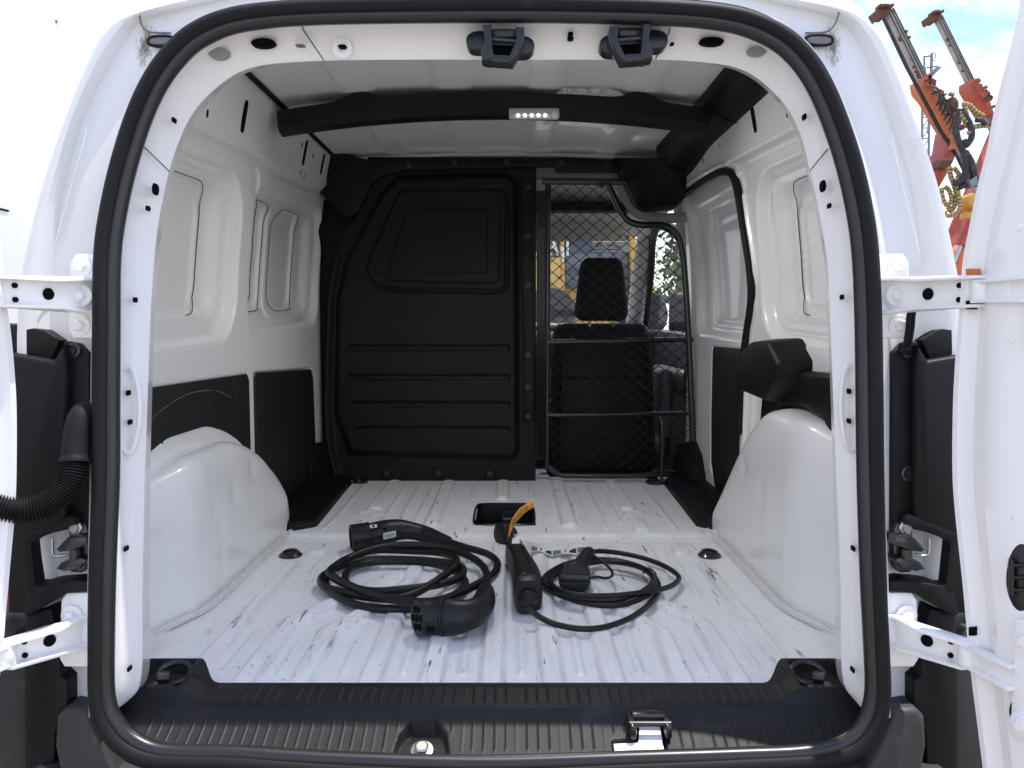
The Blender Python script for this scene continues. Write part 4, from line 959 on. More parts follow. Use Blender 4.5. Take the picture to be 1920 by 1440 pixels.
# cable conduit feeding the left door
elb = crom([onL(176, 772, .03), onL(158, 775, .01), onL(148, 800, 0.0), onL(143, 835, -.005), onL(141, 868, -.010)], 8)
boot = tube('conduit_boot', elb, [.0155 + .004 * min(1, i / 12) + (.002 if i > len(elb) - 4 else 0) for i in range(len(elb))], 'rubber', van, 18)
path = crom([onL(141, 868, -.010), onL(133, 900, -.016), onL(112, 930, -.026), onL(80, 950, -.036), onL(40, 957, -.048), onL(0, 950, -.060), onL(-40, 936, -.07)], 40)
rr = [.0172 + .0026 * math.sin(i * 2 * math.pi / 6.0) for i in range(len(path))]
tube('corrugated_conduit', path, rr, 'rubber', van, 18)
# cord through the right upper hinge
cord = crom([onL(1732, 548, .030), onL(1722, 552, .0), onL(1712, 566, -.002), onL(1705, 590, .005), onL(1703, 615, .015), onL(1699, 640, .03), onL(1697, 650, .046)], 8)
cw = tube('hinge_cord', cord, .0042, 'rubber', van, 10)
tube('cord_strand', [p + Vector((.006, -.001, .001)) for p in cord], .0032, 'rubber', cw, 8)
lathe('cord_grommet', [(.010, 0), (.011, .004), (.006, .012)], onL(1694, 655, .05), (0.1, -1, .4), 'rubber', cw, 16)

# ---------------------------------------------------------------- header striker brackets
def striker(cu, cv, fl):
    m_ = lambda u: cu + fl * u
    base = slab('header_striker', rpoly([onL(m_(u), cv + v, .030) for u, v in ((-66, -18), (-40, -26), (40, -16), (60, -8), (62, 12), (44, 26), (-30, 14), (-60, 14), (-68, 0))], 2), (0, .028, 0), 'plastic_smooth', van, .004, 3)
    for q in (((-36, -34), (-20, -36), (-17, 8), (-14, 26), (-22, 34), (-36, 30), (-40, 12), (-32, -4)), ((26, -32), (42, -30), (42, -6), (30, 20), (20, 36), (8, 34), (18, 14), (26, -4))):
        slab('striker_cheek', [onL(m_(u), cv + v, -.004) for u, v in q], (0, .036, 0), 'plastic_smooth', base, .004, 3)
    slab('striker_lip', [onL(m_(u), cv + v, -.002) for u, v in ((-38, 18), (-12, 22), (20, 24), (28, 20), (18, 38), (-10, 36), (-38, 32))], (0, .03, 0), 'plastic_smooth', base, .003)
    tube('striker_pin', [onL(m_(-20), cv - 6, .012), onL(m_(28), cv - 2, .012)], .0042, 'black_metal', base, 10)
    box('striker_block', onL(m_(4), cv - 14, .028), (.040, .02, .014), 'plastic_smooth', base, .003)
    slab('striker_mouth', [onL(m_(u), cv + v, .028) for u, v in ((-18, 4), (24, 6), (20, 22), (-16, 20))], (0, .006, 0), 'hole', base, 0)
striker(941, 80, 1); striker(1186, 78, -1)

# ---------------------------------------------------------------- cab ahead of the partition
seat = thing if False else None
def softbox(name, c, size, m, parent, bev, taper=1.0, lean=0.0, sub=2):
    bm = boxbm(size, bev, 4)
    for v in bm.verts:
        k = (v.co.z / size[2]) + .5
        v.co.x *= 1 + (taper - 1) * k; v.co.y += lean * v.co.z
        v.co += Vector(c)
    return from_bm(name, bm, m, parent, True, 60)
seatb = softbox('passenger_seat', (.425, 3.46, .30), (.47, .13, .66), 'fabric', van, .055, .90, .10)
seatb['label'] = 'black cloth passenger seat seen from behind'
softbox('headrest', (.418, 3.45, .775), (.24, .10, .27), 'fabric', seatb, .045, .74, .05)
for x in (.37, .47): tube('headrest_post', [(x, 3.45, .60), (x, 3.45, .67)], .006, 'steel', seatb, 8)
softbox('seat_back_shell', (.425, 3.385, .28), (.40, .02, .56), 'plastic', seatb, .01, .92, .08)
for (a, c) in (((.245, 3.374, .40), (.60, 3.378, .40)), ((.245, 3.367, .12), (.60, 3.367, .12))): tube('shell_seam', [a, c], .002, 'hole', seatb, 6)
for x in (.24, .61): tube('shell_seam', [(x, 3.366, .06), (x * .99 + .004, 3.385, .52)], .002, 'hole', seatb, 6)
softbox('seat_cushion', (.425, 3.72, .02), (.48, .50, .16), 'fabric', seatb, .05)
softbox('seat_bolster', (.155, 3.55, .24), (.06, .10, .50), 'dark_trim', seatb, .025)
softbox('recliner_cover', (.70, 3.52, .28), (.06, .20, .30), 'dark_trim', seatb, .025)
# cab floor, side trims, dashboard
box('cab_floor', (0, 4.05, -.16), (1.7, 1.7, .02), 'dark_trim', van, 0)
box('cab_firewall', (0, 4.86, .18), (1.7, .04, .84), 'dark_trim', van, 0)
for s in (-1, 1):
    dc = slab('cab_door', [(s * .815, 3.34, -.3), (s * .815, 3.34, .575), (s * .80, 4.3, .60), (s * .80, 4.75, .585), (s * .815, 4.75, -.3)], (s * .07, 0, 0), 'dark_trim', van, .01)
    softbox('arm_rest', (s * .775, 3.75, .38), (.07, .60, .10), 'dark_trim', dc, .03)
    softbox('speaker_pod', (s * .78, 4.1, .14), (.06, .34, .30), 'grey_trim', dc, .028)
    # window surround: pillar, top rail and A pillar
    slab('b_pillar', [(s * .80, 3.20, .55), (s * .80, 3.38, .58), (s * .785, 3.45, .80), (s * .75, 3.50, 1.02), (s * .70, 3.42, 1.20), (s * .70, 3.20, 1.20)], (s * .09, 0, 0), 'grey_trim', van, .012)
    slab('window_frame', [(s * .797, 3.38, .58), (s * .800, 3.42, .58), (s * .79, 3.49, .80), (s * .755, 3.56, 1.00), (s * .74, 3.75, 1.075), (s * .735, 3.73, 1.10), (s * .748, 3.52, 1.04), (s * .785, 3.45, .80)], (s * .02, 0, 0), 'rubber', van, .003)
    tube('window_frame', crom([(s * .745, 3.58, 1.04), (s * .735, 3.85, 1.09), (s * .75, 4.10, 1.05), (s * .78, 4.32, .90), (s * .80, 4.60, .60)], 8), .018, 'rubber', van, 8)
    tube('a_pillar', crom([(s * .70, 3.70, 1.20), (s * .72, 4.0, 1.16), (s * .74, 4.35, .95), (s * .76, 4.78, .60)], 8), .052, 'grey_trim', van, 12)
    V = [(s * .795, 3.44, .585), (s * .79, 3.50, .80), (s * .755, 3.58, 1.02), (s * .745, 3.85, 1.08), (s * .76, 4.10, 1.04), (s * .785, 4.32, .89), (s * .80, 4.62, .60)]
    obj('side_window', V, [tuple(range(7))], 'glass', van, False)
    # dark mirror arm outside
    softbox('door_mirror', (s * 1.0, 4.42, .68), (.20, .10, .26), 'plastic', van, .04)
softbox('dashboard', (0, 4.52, .50), (1.56, .42, .22), 'dark_trim', van, .06)
softbox('dash_top', (0, 4.50, .62), (1.50, .34, .03), 'grey_trim', van, .012)
lathe('steering_wheel', [(.17, 0), (.185, .012), (.19, .02), (.185, .03), (.17, .04), (.165, .02)], (-.38, 4.12, .50), (0, -.85, .5), 'plastic', van, 32)
softbox('driver_seat', (-.40, 3.52, .28), (.47, .13, .66), 'fabric', van, .055, .9, .1)
# headliner, sun visor and header above the screen
V = []; 
yh = [3.18, 3.30, 3.62, 3.72, 3.95, 4.10]; zh = [1.245, 1.235, 1.205, 1.165, 1.145, 1.115]
for y, z in zip(yh, zh):
    for x in (-.74, -.4, 0, .4, .74): V.append((x, y, z - .05 * (abs(x) / .74) ** 3))
Fc = [(i * 5 + k, i * 5 + k + 1, i * 5 + 6 + k, i * 5 + 5 + k) for i in range(5) for k in range(4)]
obj('headliner', V, Fc, 'headliner', van, True, 20)
box('parcel_shelf', (.25, 3.66, 1.150), (.9, .10, .035), 'fabric', van, .008)
softbox('sun_visor', (.36, 4.02, 1.095), (.46, .02, .11), 'headliner', van, .008)
softbox('sun_visor', (-.36, 4.02, 1.095), (.46, .02, .11), 'headliner', van, .008)
# light frame of the gate opening
fr = crom([(.125, 3.16, 1.205), (.30, 3.16, 1.208), (.42, 3.16, 1.200), (.455, 3.16, 1.165), (.49, 3.17, 1.10), (.54, 3.18, 1.055), (.64, 3.18, 1.04), (.76, 3.18, 1.05)], 8)
tube('opening_frame', fr, .020, 'grey_trim', van, 10, flat=.6)
V = [(-.70, 4.08, 1.13), (.70, 4.08, 1.13), (.76, 4.80, .60), (-.76, 4.80, .60)]
ws = obj('windscreen', V, [(0, 1, 2, 3)], 'glass', van, False)
# paper stuck inside the screen
def onWS(u, v):
    r = ray(u, v); n_ = Vector((0, .53, .72)); return CV + r * ((Vector((0, 4.07, 1.13)) - CV).dot(n_) / r.dot(n_))
pp = slab('screen_paper', [onWS(u, v) for u, v in ((1111, 453), (1181, 453), (1182, 473), (1113, 472))], (0, .001, .001), 'paper', van, 0)
for (a, c, v) in ((1116, 1128, 458), (1116, 1128, 462), (1138, 1150, 460), (1152, 1164, 463), (1116, 1132, 468), (1140, 1160, 468)):
    slab('print_line', [onWS(u, q) * .9996 + CV * .0004 for u, q in ((a, v - .8), (c, v - .8), (c, v + .8), (a, v + .8))], (0, .0003, 0), 'ink', pp, 0)
# outer cab: roof, bonnet, lower sides, front, wheels
V = []
for y, z, wd_ in ((3.33, 1.335, .72), (3.7, 1.33, .72), (4.05, 1.22, .71)):
    for x in (-1, -.6, 0, .6, 1): V.append((x * wd_, y, z - .05 * abs(x) ** 3))
Fc = [(i * 5 + k, i * 5 + k + 1, i * 5 + 6 + k, i * 5 + 5 + k) for i in range(2) for k in range(4)]
obj('cab_roof', V, Fc, 'paint', van, True, 20)
softbox('bonnet', (0, 5.15, .22), (1.66, .80, .62), 'paint', van, .16)
for s in (-1, 1):
    slab('cab_side', [(s * .90, 3.30, -.35), (s * .90, 3.30, .56), (s * .89, 4.75, .57), (s * .90, 5.3, .30), (s * .90, 5.3, -.35)], (-s * .015, 0, 0), 'paint', van, .01)
    slab('sill_skirt', [(s * .895, 1.35, -.38), (s * .895, 1.35, .0), (s * .895, 3.34, .0), (s * .895, 3.34, -.38)], (-s * .01, 0, 0), 'paint', van, .004)
    for y in (1.87, 4.65):
        t_ = lathe('wheel', [(.20, -.10), (.30, -.10), (.318, -.08), (.32, 0), (.318, .08), (.30, .10), (.20, .10), (.19, .06)], (s * .80, y, GZ + .32), (s, 0, 0), 'tyre', van, 40)
        lathe('wheel_rim', [(.205, .0), (.20, .085), (.12, .07), (.05, .075), (.02, .08)], (s * .80, y, GZ + .32), (s, 0, 0), 'grey_trim', t_, 24)
box('underbody', (0, 3.2, -.24), (1.5, 3.7, .12), 'plastic', van, .01)

# ================================================================== charging cables
def zp(x, y, sc, ox, oy): return (ox + x / sc, oy + y / sc)
# thick two-plug cable
c1 = thing('charging_cable', onZ(770, 1090, .008), 'thick black charging cable coiled on the van floor with a handled plug at each end', 'cable')
TR = [(1340, 265, 3.6), (1500, 318, 3.0), (1680, 370, 2.2), (1775, 435, 1.6), (1785, 500, 1.4), (1735, 570, 1.6), (1600, 655, 2.4), (1450, 730, 3.4), (1250, 800, 4.0), (1080, 812, 4.0), (850, 785, 3.6), (650, 735, 3.2), (470, 668, 3.0), (330, 600, 3.0), (275, 545, 3.2), (330, 485, 3.2), (480, 400, 3.0), (700, 345, 2.4), (1000, 350, 2.2), (1250, 365, 2.4), (1385, 400, 3.2), (1420, 445, 3.6), (1370, 520, 3.6), (1270, 600, 3.2), (1130, 690, 2.6), (1000, 750, 2.2), (850, 780, 2.0), (620, 765, 1.8), (400, 725, 1.6), (250, 680, 1.5), (200, 620, 1.5), (240, 560, 1.6), (400, 480, 1.8), (600, 430, 1.8), (900, 425, 1.6), (1180, 440, 1.6), (1400, 470, 2.2), (1480, 520, 2.4), (1440, 595, 2.2), (1250, 655, 2.2), (1000, 690, 2.4), (700, 715, 2.4), (520, 690, 2.4), (430, 640, 2.0), (420, 580, 1.6), (480, 500, 1.4), (640, 455, 1.2), (900, 445, 1.0), (1200, 465, 1.0), (1420, 540, 1.0), (1500, 640, 1.0), (1440, 720, 1.0), (1250, 820, .95), (1000, 870, .95), (700, 870, .95), (470, 820, .95), (310, 730, 1.0), (240, 640, 1.2), (290, 530, 1.8), (450, 420, 3.0), (620, 345, 4.0), (850, 300, 4.2), (1100, 298, 4.0), (1350, 330, 3.4), (1520, 390, 2.6), (1640, 470, 2.0), (1695, 570, 1.8), (1690, 660, 2.0)]
R1 = .0092
pts = [onZ(*zp(x, y, 4.8, 560, 960), R1 * lay + .0085) for x, y, lay in TR]
tube('cord', crom(pts, 8), R1, 'cable', c1, 12)
def plugbody(name, path, rad, parent, m='plug', seg=22, flat=1.0):
    P_ = crom(path, 8); n_ = len(P_); rr = [float(np.interp(i / (n_ - 1), np.linspace(0, 1, len(rad)), rad)) for i in range(n_)]
    V, Fc = tubedata(P_, rr, seg, False, flat); return obj(name, V, Fc, m, parent, True, 45)
Zf = lambda x, y, z: onZ(*zp(x, y, 4.8, 560, 960), z)
# plug A, lying at the back of the coil, mouth to the left
A = [Zf(490, 235, .040), Zf(640, 215, .042), Zf(760, 185, .050), Zf(900, 160, .054), Zf(1020, 170, .050), Zf(1120, 195, .043), Zf(1180, 215, .040)]
pa = plugbody('plug', A, [.034, .034, .034, .033, .029, .025, .023, .023, .021], c1)
dA = (A[0] - A[1]).normalized()
lathe('plug_collar', [(.0350, -.050), (.0375, -.048), (.0375, -.002), (.036, .002), (.029, .002), (.028, -.030)], A[0] + dA * .004, dA, 'plug', pa, 28)
lathe('plug_ring', [(.0355, -.004), (.0385, -.002), (.0385, .004), (.0355, .006)], A[0].lerp(A[1], .92), dA, 'plug', pa, 28)
for (a, r_) in [(0, 0)] + [(k * math.pi / 3 + .3, .016) for k in range(6)]:
    u_ = dA.cross(Vector((0, 0, 1))).normalized(); w_ = dA.cross(u_)
    lathe('contact', [(.0045, -.02), (.0045, .002), (.003, .003)], A[0] + u_ * (r_ * math.cos(a)) + w_ * (r_ * math.sin(a)) - dA * .02, dA, 'hole', pa, 12)
for i in range(7):
    p = A[-1].lerp(Zf(1345, 265, .034), i / 6); t_ = (Zf(1345, 265, .034) - A[-1]).normalized()
    lathe('strain_relief', [(.0205 - .0013 * i, -.006), (.0225 - .0014 * i, -.004), (.0225 - .0014 * i, .003), (.019 - .0013 * i, .006)], p, t_, 'plug', pa, 18)
lathe('plug_screw', [(.005, 0), (.0045, .001)], Zf(775, 155, .085), (0, -.8, .6), 'hole', pa, 12)
def patch(name, px, z0, ext, m, parent): return slab(name, [Zf(x, y, z0) for x, y in px], ext, m, parent, 0)
# rating label on plug A
lab = slab('rating_label', [onY(*zp(x, y, 4.8, 560, 960), A[2].y - .040) for x, y in ((762, 196), (872, 172), (874, 222), (764, 248))], (0, .004, 0), 'paper', pa, 0)
for k in range(4):
    slab('print_line', [onY(*zp(x, y, 4.8, 560, 960), A[2].y - .0404) for x, y in ((770, 206 + k * 9), (866, 183 + k * 9), (866, 187 + k * 9), (770, 210 + k * 9))], (0, .0002, 0), 'ink', lab, 0)
slab('symbol_label', [onY(*zp(x, y, 4.8, 560, 960), A[1].y - .034) for x, y in ((640, 120), (702, 112), (706, 138), (646, 146))], (0, .004, 0), 'paper', pa, 0)
lathe('symbol_dot', [(.0035, 0), (.003, .0006)], onY(*zp(672, 128, 4.8, 560, 960), A[1].y - .0345), (0, -1, 0), 'ink', pa, 12)
# plug B, at the front, mouth to the left
B = [Zf(1105, 950, .041), Zf(1200, 945, .041), Zf(1310, 945, .042), Zf(1420, 945, .044), Zf(1530, 925, .046), Zf(1620, 880, .047), Zf(1665, 810, .046), Zf(1680, 740, .040), Zf(1680, 680, .026)]
pb = plugbody('plug', B, [.035, .035, .0355, .0365, .0335, .030, .0275, .025, .023, .020, .014], c1)
dB = (B[0] - B[1]).normalized(); dB = (dB + Vector((0, -.42, .05))).normalized()
lathe('plug_collar', [(.034, -.060), (.0355, -.058), (.0355, -.002), (.034, .001), (.001, .001)], B[0] + dB * .008, dB, 'plug', pb, 30)
lathe('plug_ring', [(.0365, -.003), (.0395, -.001), (.0395, .003), (.0365, .005)], B[2], (B[1] - B[2]).normalized(), 'plug', pb, 30)
u_ = dB.cross(Vector((0, 0, 1))).normalized(); w_ = dB.cross(u_)
for (a, r_) in [(0, 0)] + [(k * math.pi / 3 + .25, .0195) for k in range(6)]:
    if abs(a - 1.3) < .01: pass
    lathe('contact_hole', [(.0074, 0), (.0074, .0018), (.0068, .0022)], B[0] + dB * .0085 + u_ * (r_ * math.cos(a)) + w_ * (r_ * math.sin(a)), dB, 'hole', pb, 18)
box('latch_slot', B[1] + Vector((0, -.036, -.012)), (.015, .003, .009), 'hole', pb, 0)

# thin cable with control box
Zg_ = lambda x, y, z=.0: onZ(*zp(x, y, 4.8, 900, 920), z)
c2 = thing('control_box_cable', onZ(1000, 1090, .005), 'thin black charging cable with control box, orange tag and capped plug on the floor', 'cable')
R2 = .0062
TR2 = [(425, 1045, 5.2), (480, 1095, 3.5), (560, 1150, 2.0), (700, 1208, 1.0), (900, 1243, 1.0), (1100, 1233, 1.0), (1300, 1170, 1.0), (1450, 1085, 1.1), (1570, 970, 1.4), (1610, 880, 1.6), (1580, 790, 1.6), (1470, 705, 1.6), (1300, 655, 1.4), (1080, 640, 1.2), (860, 660, 1.2), (690, 730, 1.2), (600, 810, 1.2), (610, 880, 1.2), (740, 950, 1.2), (940, 1010, 1.2), (1150, 1035, 1.2), (1350, 1010, 1.6), (1500, 940, 2.4), (1570, 850, 2.8), (1530, 750, 2.8), (1400, 670, 2.6), (1200, 625, 2.4), (1000, 620, 2.4), (800, 650, 2.4), (650, 720, 2.4), (575, 790, 2.6), (590, 850, 2.6), (700, 910, 2.6), (900, 965, 2.6), (1130, 985, 2.6), (1330, 960, 3.0), (1490, 890, 3.6), (1560, 800, 3.8), (1500, 715, 3.8), (1330, 655, 3.4), (1100, 640, 3.2), (870, 680, 3.2), (720, 740, 3.4), (640, 800, 3.4), (660, 860, 3.6), (760, 915, 3.8), (960, 945, 3.8), (1200, 945, 3.8), (1400, 925, 4.2), (1600, 895, 3.6), (1735, 850, 2.2), (1790, 790, 1.6), (1750, 735, 1.6), (1640, 670, 2.0), (1480, 610, 2.6), (1280, 565, 3.4), (1100, 545, 4.2), (990, 552, 5.2)]
tube('cord', crom([Zg_(x, y, R2 * l_ + .0095) for x, y, l_ in TR2], 8), R2, 'cable', c2, 10)
tube('cable_tie', [p for p in crom([Zg_(1468, 745, .030), Zg_(1500, 700, .034), Zg_(1560, 720, .020), Zg_(1585, 770, .008), Zg_(1540, 790, .006)], 6)], .0022, 'cable', c2, 6)
# control box lying on its side
bn = Vector((.0700, 1.665, 0)); bf = Vector((.0415, 2.015, 0)); dv_ = (bf - bn).normalized(); sx_ = Vector((dv_.y, -dv_.x, 0))
V = []; secs = []
for t_ in np.linspace(0, 1, 25):
    e = .5 + .5 * min(1, t_ / .06) ** .5 if t_ < .06 else (.5 + .5 * min(1, (1 - t_) / .05) ** .5 if t_ > .95 else 1)
    hw_ = (.0285 + .004 * math.cos((t_ - .15) * 5)) * (.75 + .25 * e); hh_ = (.040 - .010 * t_) * (.8 + .2 * e)
    c_ = bn.lerp(bf, t_) + Vector((0, 0, .0035 + hh_))
    c_ = c_ + sx_ * (.006 * math.sin(t_ * 3.1))
    ring_ = []
    for k in range(20):
        a = 2 * math.pi * k / 20; ca, sa = math.cos(a), math.sin(a)
        ring_.append(c_ + sx_ * (hw_ * math.copysign(abs(ca) ** .45, ca)) + Vector((0, 0, hh_ * math.copysign(abs(sa) ** .45, sa))))
    V += ring_
Fc = []
for i in range(24):
    for k in range(20): Fc.append((i * 20 + k, i * 20 + (k + 1) % 20, (i + 1) * 20 + (k + 1) % 20, (i + 1) * 20 + k))
Fc.append(tuple(reversed(range(20)))); Fc.append(tuple(range(24 * 20, 25 * 20)))
cb = obj('control_box', V, Fc, 'plug', c2, True, 45)
tube('box_seam', [bn.lerp(bf, t_) + sx_ * (.008 + .006 * math.sin(t_ * 3.1)) + Vector((0, 0, .0035 + 2 * (.040 - .010 * t_) + .0004)) for t_ in (.10, .3, .5, .7, .9)], .0011, 'hole', cb, 6)
en = bn + Vector((.0, -.004, .038)); lathe('cord_gland', [(.021, -.008), (.021, .004), (.017, .010), (.012, .014), (.009, .018)], en, (.02, -1, .1), 'plug', cb, 24)
box('box_clip', bn.lerp(bf, .09) + Vector((-.008, 0, .083)), (.010, .030, .003), 'plastic_smooth', cb, .001)
# upper cord, round plug
fe = bf + Vector((0, 0, .04))
tube('plug_cord', crom([fe, Zg_(282, 478, .055), Zg_(268, 448, .055), Zg_(262, 420, .045)], 6), .0055, 'cable', c2, 10)
pr = lathe('mains_plug', [(.012, -.020), (.022, -.018), (.031, -.010), (.032, .010), (.030, .016), (.024, .018), (.001, .018)], Zg_(218, 385, .037), (-.75, -.50, .12), 'cable', c2, 26)
lathe('plug_cap', [(.012, -.030), (.022, -.026), (.022, .0), (.016, .006)], Zg_(295, 388, .028), (.7, -.4, .2), 'cable', c2, 20)
lathe('plug_pin', [(.0035, 0), (.0035, .016), (.002, .018)], Zg_(300, 385, .032) + Vector((0, -.018, 0)), (1, -.2, 0), 'steel', c2, 10)
# orange tag standing up from the cord
tp = [(258, 430), (268, 380), (285, 310), (320, 250), (375, 185), (430, 145), (478, 125)]
base_y = Zg_(262, 430, .05).y
wid = [12, 15, 32, 50, 62, 60, 56]; V = []
for i, (x, y) in enumerate(tp):
    j = min(i, len(tp) - 2); dx, dy = tp[j + 1][0] - tp[j][0], tp[j + 1][1] - tp[j][1]; L_ = math.hypot(dx, dy); nx_, ny_ = -dy / L_, dx / L_
    for k in (-.5, .5): V.append(onY(*zp(x + nx_ * wid[i] * k, y + ny_ * wid[i] * k, 4.8, 900, 920), base_y - .010 + .004 * i + .008 * k))
Fc = [(2 * i, 2 * i + 1, 2 * i + 3, 2 * i + 2) for i in range(len(tp) - 1)]
tg = obj('orange_tag', V, Fc, 'orange_tag', c2); md = tg.modifiers.new('thick', 'SOLIDIFY'); md.thickness = .0008
for o_ in (-.25, 0, .22):
    tube('tag_print', [Vector(V[2 * i]).lerp(Vector(V[2 * i + 1]), .5 + o_) + Vector((0, -.0012, .0004)) for i in range(2, 6)], .0005, 'ink', tg, 5)
# crumpled paper tag
tp = [(285, 470, .055), (350, 452, .058), (395, 490, .050), (450, 515, .030), (540, 535, .014), (640, 560, .010), (760, 552, .012), (860, 535, .022), (968, 522, .030)]
V = []
for i, (x, y, z) in enumerate(tp):
    hw_ = (16, 20, 16, 18, 21, 18, 23, 26, 18)[i]; p = Zg_(x, y, z)
    V += [p + Vector((0, -hw_ * .0012, .004 * (-1) ** i)), p + Vector((.002, hw_ * .0012, -.002 * (-1) ** i + .008))]
Fc = [(2 * i, 2 * i + 1, 2 * i + 3, 2 * i + 2) for i in range(len(tp) - 1)]
pt_ = obj('paper_tag', V, Fc, 'paper', c2, False); md = pt_.modifiers.new('thick', 'SOLIDIFY'); md.thickness = .0006
for i in (1, 3, 4, 5, 6, 7):
    q4 = [Vector(V[2 * i]).lerp(Vector(V[2 * i + 1]), .12), Vector(V[2 * i]).lerp(Vector(V[2 * i + 1]), .55), Vector(V[2 * i + 2]).lerp(Vector(V[2 * i + 3]), .55), Vector(V[2 * i + 2]).lerp(Vector(V[2 * i + 3]), .12)]
    if i % 2: q4 = [q4[0].lerp(q4[3], .1), q4[1].lerp(q4[2], .1), q4[1].lerp(q4[2], .7), q4[0].lerp(q4[3], .7)]
    obj('tag_print', [q + Vector((0, -.0010, .0012)) for q in q4], [(0, 1, 2, 3)], 'seam' if i % 2 else 'ink', pt_, False)
# capped plug lying on the coil
K0 = Zg_(850, 790, .048); K1 = Zg_(960, 560, .045); dk = (K0 - K1).normalized()
kb = plugbody('capped_plug', [K1 + Vector((.006, 0, .002)), K1 - Vector((0, .02, 0)), K1.lerp(K0, .45), K1.lerp(K0, .75), K0 - dk * .012], [.015, .018, .018, .019, .021, .024], c2)
ax2 = Vector((-.12, -.97, .14)).normalized()
kc = lathe('plug_lid', [(.028, -.072), (.034, -.064), (.034, -.008), (.0365, -.006), (.0365, .003), (.0345, .006), (.001, .0065)], K0, ax2, 'plug', kb, 32)
box('lid_band', K0 + ax2 * .006 + Vector((0, 0, .002)), (.066, .008, .017), 'plastic_smooth', kb, .002, Vector((0, -1, 0)).rotation_difference(ax2))
tube('lid_tether', crom([K0 + Vector((.032, 0, .0)), Zg_(1060, 778, .040), Zg_(1130, 788, .036), Zg_(1185, 770, .034), Zg_(1190, 735, .036), Zg_(1150, 680, .042), Zg_(1080, 622, .050), Zg_(1000, 575, .058)], 8), .0034, 'plug', c2, 8)

# ================================================================== outside: white wall to the left
wall = slab('white_hall_wall', [(-3.2, -6, GZ), (-3.2, 26, GZ), (-3.2, 26, 6.2), (-3.2, -6, 6.2)], (-.4, 0, 0), 'white_sheet', None, .01)
wall['label'] = 'tall smooth white sheet-clad wall beside the van'; wall['category'] = 'wall'
for z in (1.36, 3.9): box('panel_joint', (-3.199, 2.0 if z < 2 else 10, z), (.012, 6.4 if z < 2 else 31.8, .012), 'hole', wall, 0)
p = onX(105, 40, -3.2); lathe('wall_screw', [(.012, 0), (.012, .006), (.006, .010)], p, (1, 0, 0), 'galv', wall, 12)

# ================================================================== outside: drill rig with two feeds
D = 15.0
rig = thing('drill_rig', (8.3, 16.5, GZ), 'red and orange drilling rig with two raised steel feeds and yellow hoses', 'drill rig')
def feed(q0, q1, yd, wpx, twin):
    a = onY(*q0, yd); c = onY(*q1, yd); k = yd / FPX
    f = bar('feed_rail', a, c, wpx * k, wpx * k * .8, 'rig_rail', rig, .02, up=(0, 1, 0))
    d = (c - a).normalized(); sd_ = d.cross(Vector((0, 1, 0))).normalized()
    for o_ in (-.28, .05, .30):
        bar('rail_groove', a + sd_ * (wpx * k * o_) + Vector((0, -wpx * k * .42, 0)), c + sd_ * (wpx * k * o_) + Vector((0, -wpx * k * .42, 0)), wpx * k * .07, .03, 'groove', f, 0, up=(0, 1, 0))
    L_ = (c - a).length
    for i in range(9):
        t_ = random.uniform(.15, .95); box('rail_bolt', a.lerp(c, t_) + sd_ * (wpx * k * random.choice((-.45, .42))) + Vector((0, -wpx * k * .42, 0)), (.05, .06, .05), 'rig_rust', f, .01)
    return f, a, c, d, sd_, k
f1, a1, c1_, d1, s1, k1 = feed((1666, 20), (1790, 272), D, 17, True)
f2, a2, c2_, d2, s2, k2 = feed((1758, 32), (1868, 252), D + 2.5, 14, True)
f1b = bar('feed_rail', onY(1790, 272, D), onY(1838, 372, D), 13 * k1, 10 * k1, 'rig_rail', rig, .02, up=(0, 1, 0))
for (q, yd, k, w_) in (((1661, 22), D, k1, 1.0), ((1757, 32), D + 2.5, k2, .8)):
    h = slab('feed_head', [onY(q[0] + u * w_, q[1] + v * w_, yd - .2) for u, v in ((-15, -6), (-5, -10), (4, -7), (10, -9), (12, -2), (6, 4), (-4, 4), (-8, 9), (-12, 4))], (0, .4, 0), 'rig_rust', rig, .02)
    for i in range(6): box('head_lug', onY(q[0] + (-14 + i * 4.6) * w_, q[1] + (-8 + random.uniform(-3, 1)) * w_, yd - .2), (.035, .2, .05), 'rig_rust', h, .005)
tube('feed_cable', [onY(1655, 30, D - .3), onY(1700, 125, D - .3), onY(1763, 245, D - .3), onY(1800, 300, D - .3)], .035, 'hose_black', rig, 8)
tube('feed_cable', [onY(1793, 290, D - .4), onY(1812, 330, D - .4)], .03, 'hose_black', rig, 8)
# orange cradles on the feeds
cr1 = slab('cradle', [onY(u, v, D - .35) for u, v in ((1731, 145), (1740, 152), (1760, 162), (1772, 178), (1790, 205), (1800, 240), (1790, 250), (1775, 225), (1748, 180), (1735, 165))], (0, .5, 0), 'rig_orange', rig, .03)
slab('cradle', [onY(u, v, D + 2.2) for u, v in ((1823, 148), (1832, 150), (1845, 165), (1858, 190), (1866, 215), (1856, 214), (1836, 185), (1822, 160))], (0, .5, 0), 'rig_red', rig, .03)
slab('boom', [onY(u, v, D - .3) for u, v in ((1786, 238), (1796, 242), (1797, 278), (1790, 300), (1775, 330), (1762, 352), (1752, 332), (1762, 305), (1780, 275))], (0, .6, 0), 'rig_red', rig, .04)
slab('boom_joint', [onY(u, v, D - .45) for u, v in ((1766, 298), (1786, 296), (1788, 304), (1772, 318), (1760, 312))], (0, .3, 0), 'rig_rust', rig, .03)
slab('boom_plate', [onY(u, v, D - .4) for u, v in ((1786, 250), (1796, 246), (1796, 278), (1784, 280))], (0, .1, 0), 'rig_orange', rig, .02)
rng = random.Random(11)
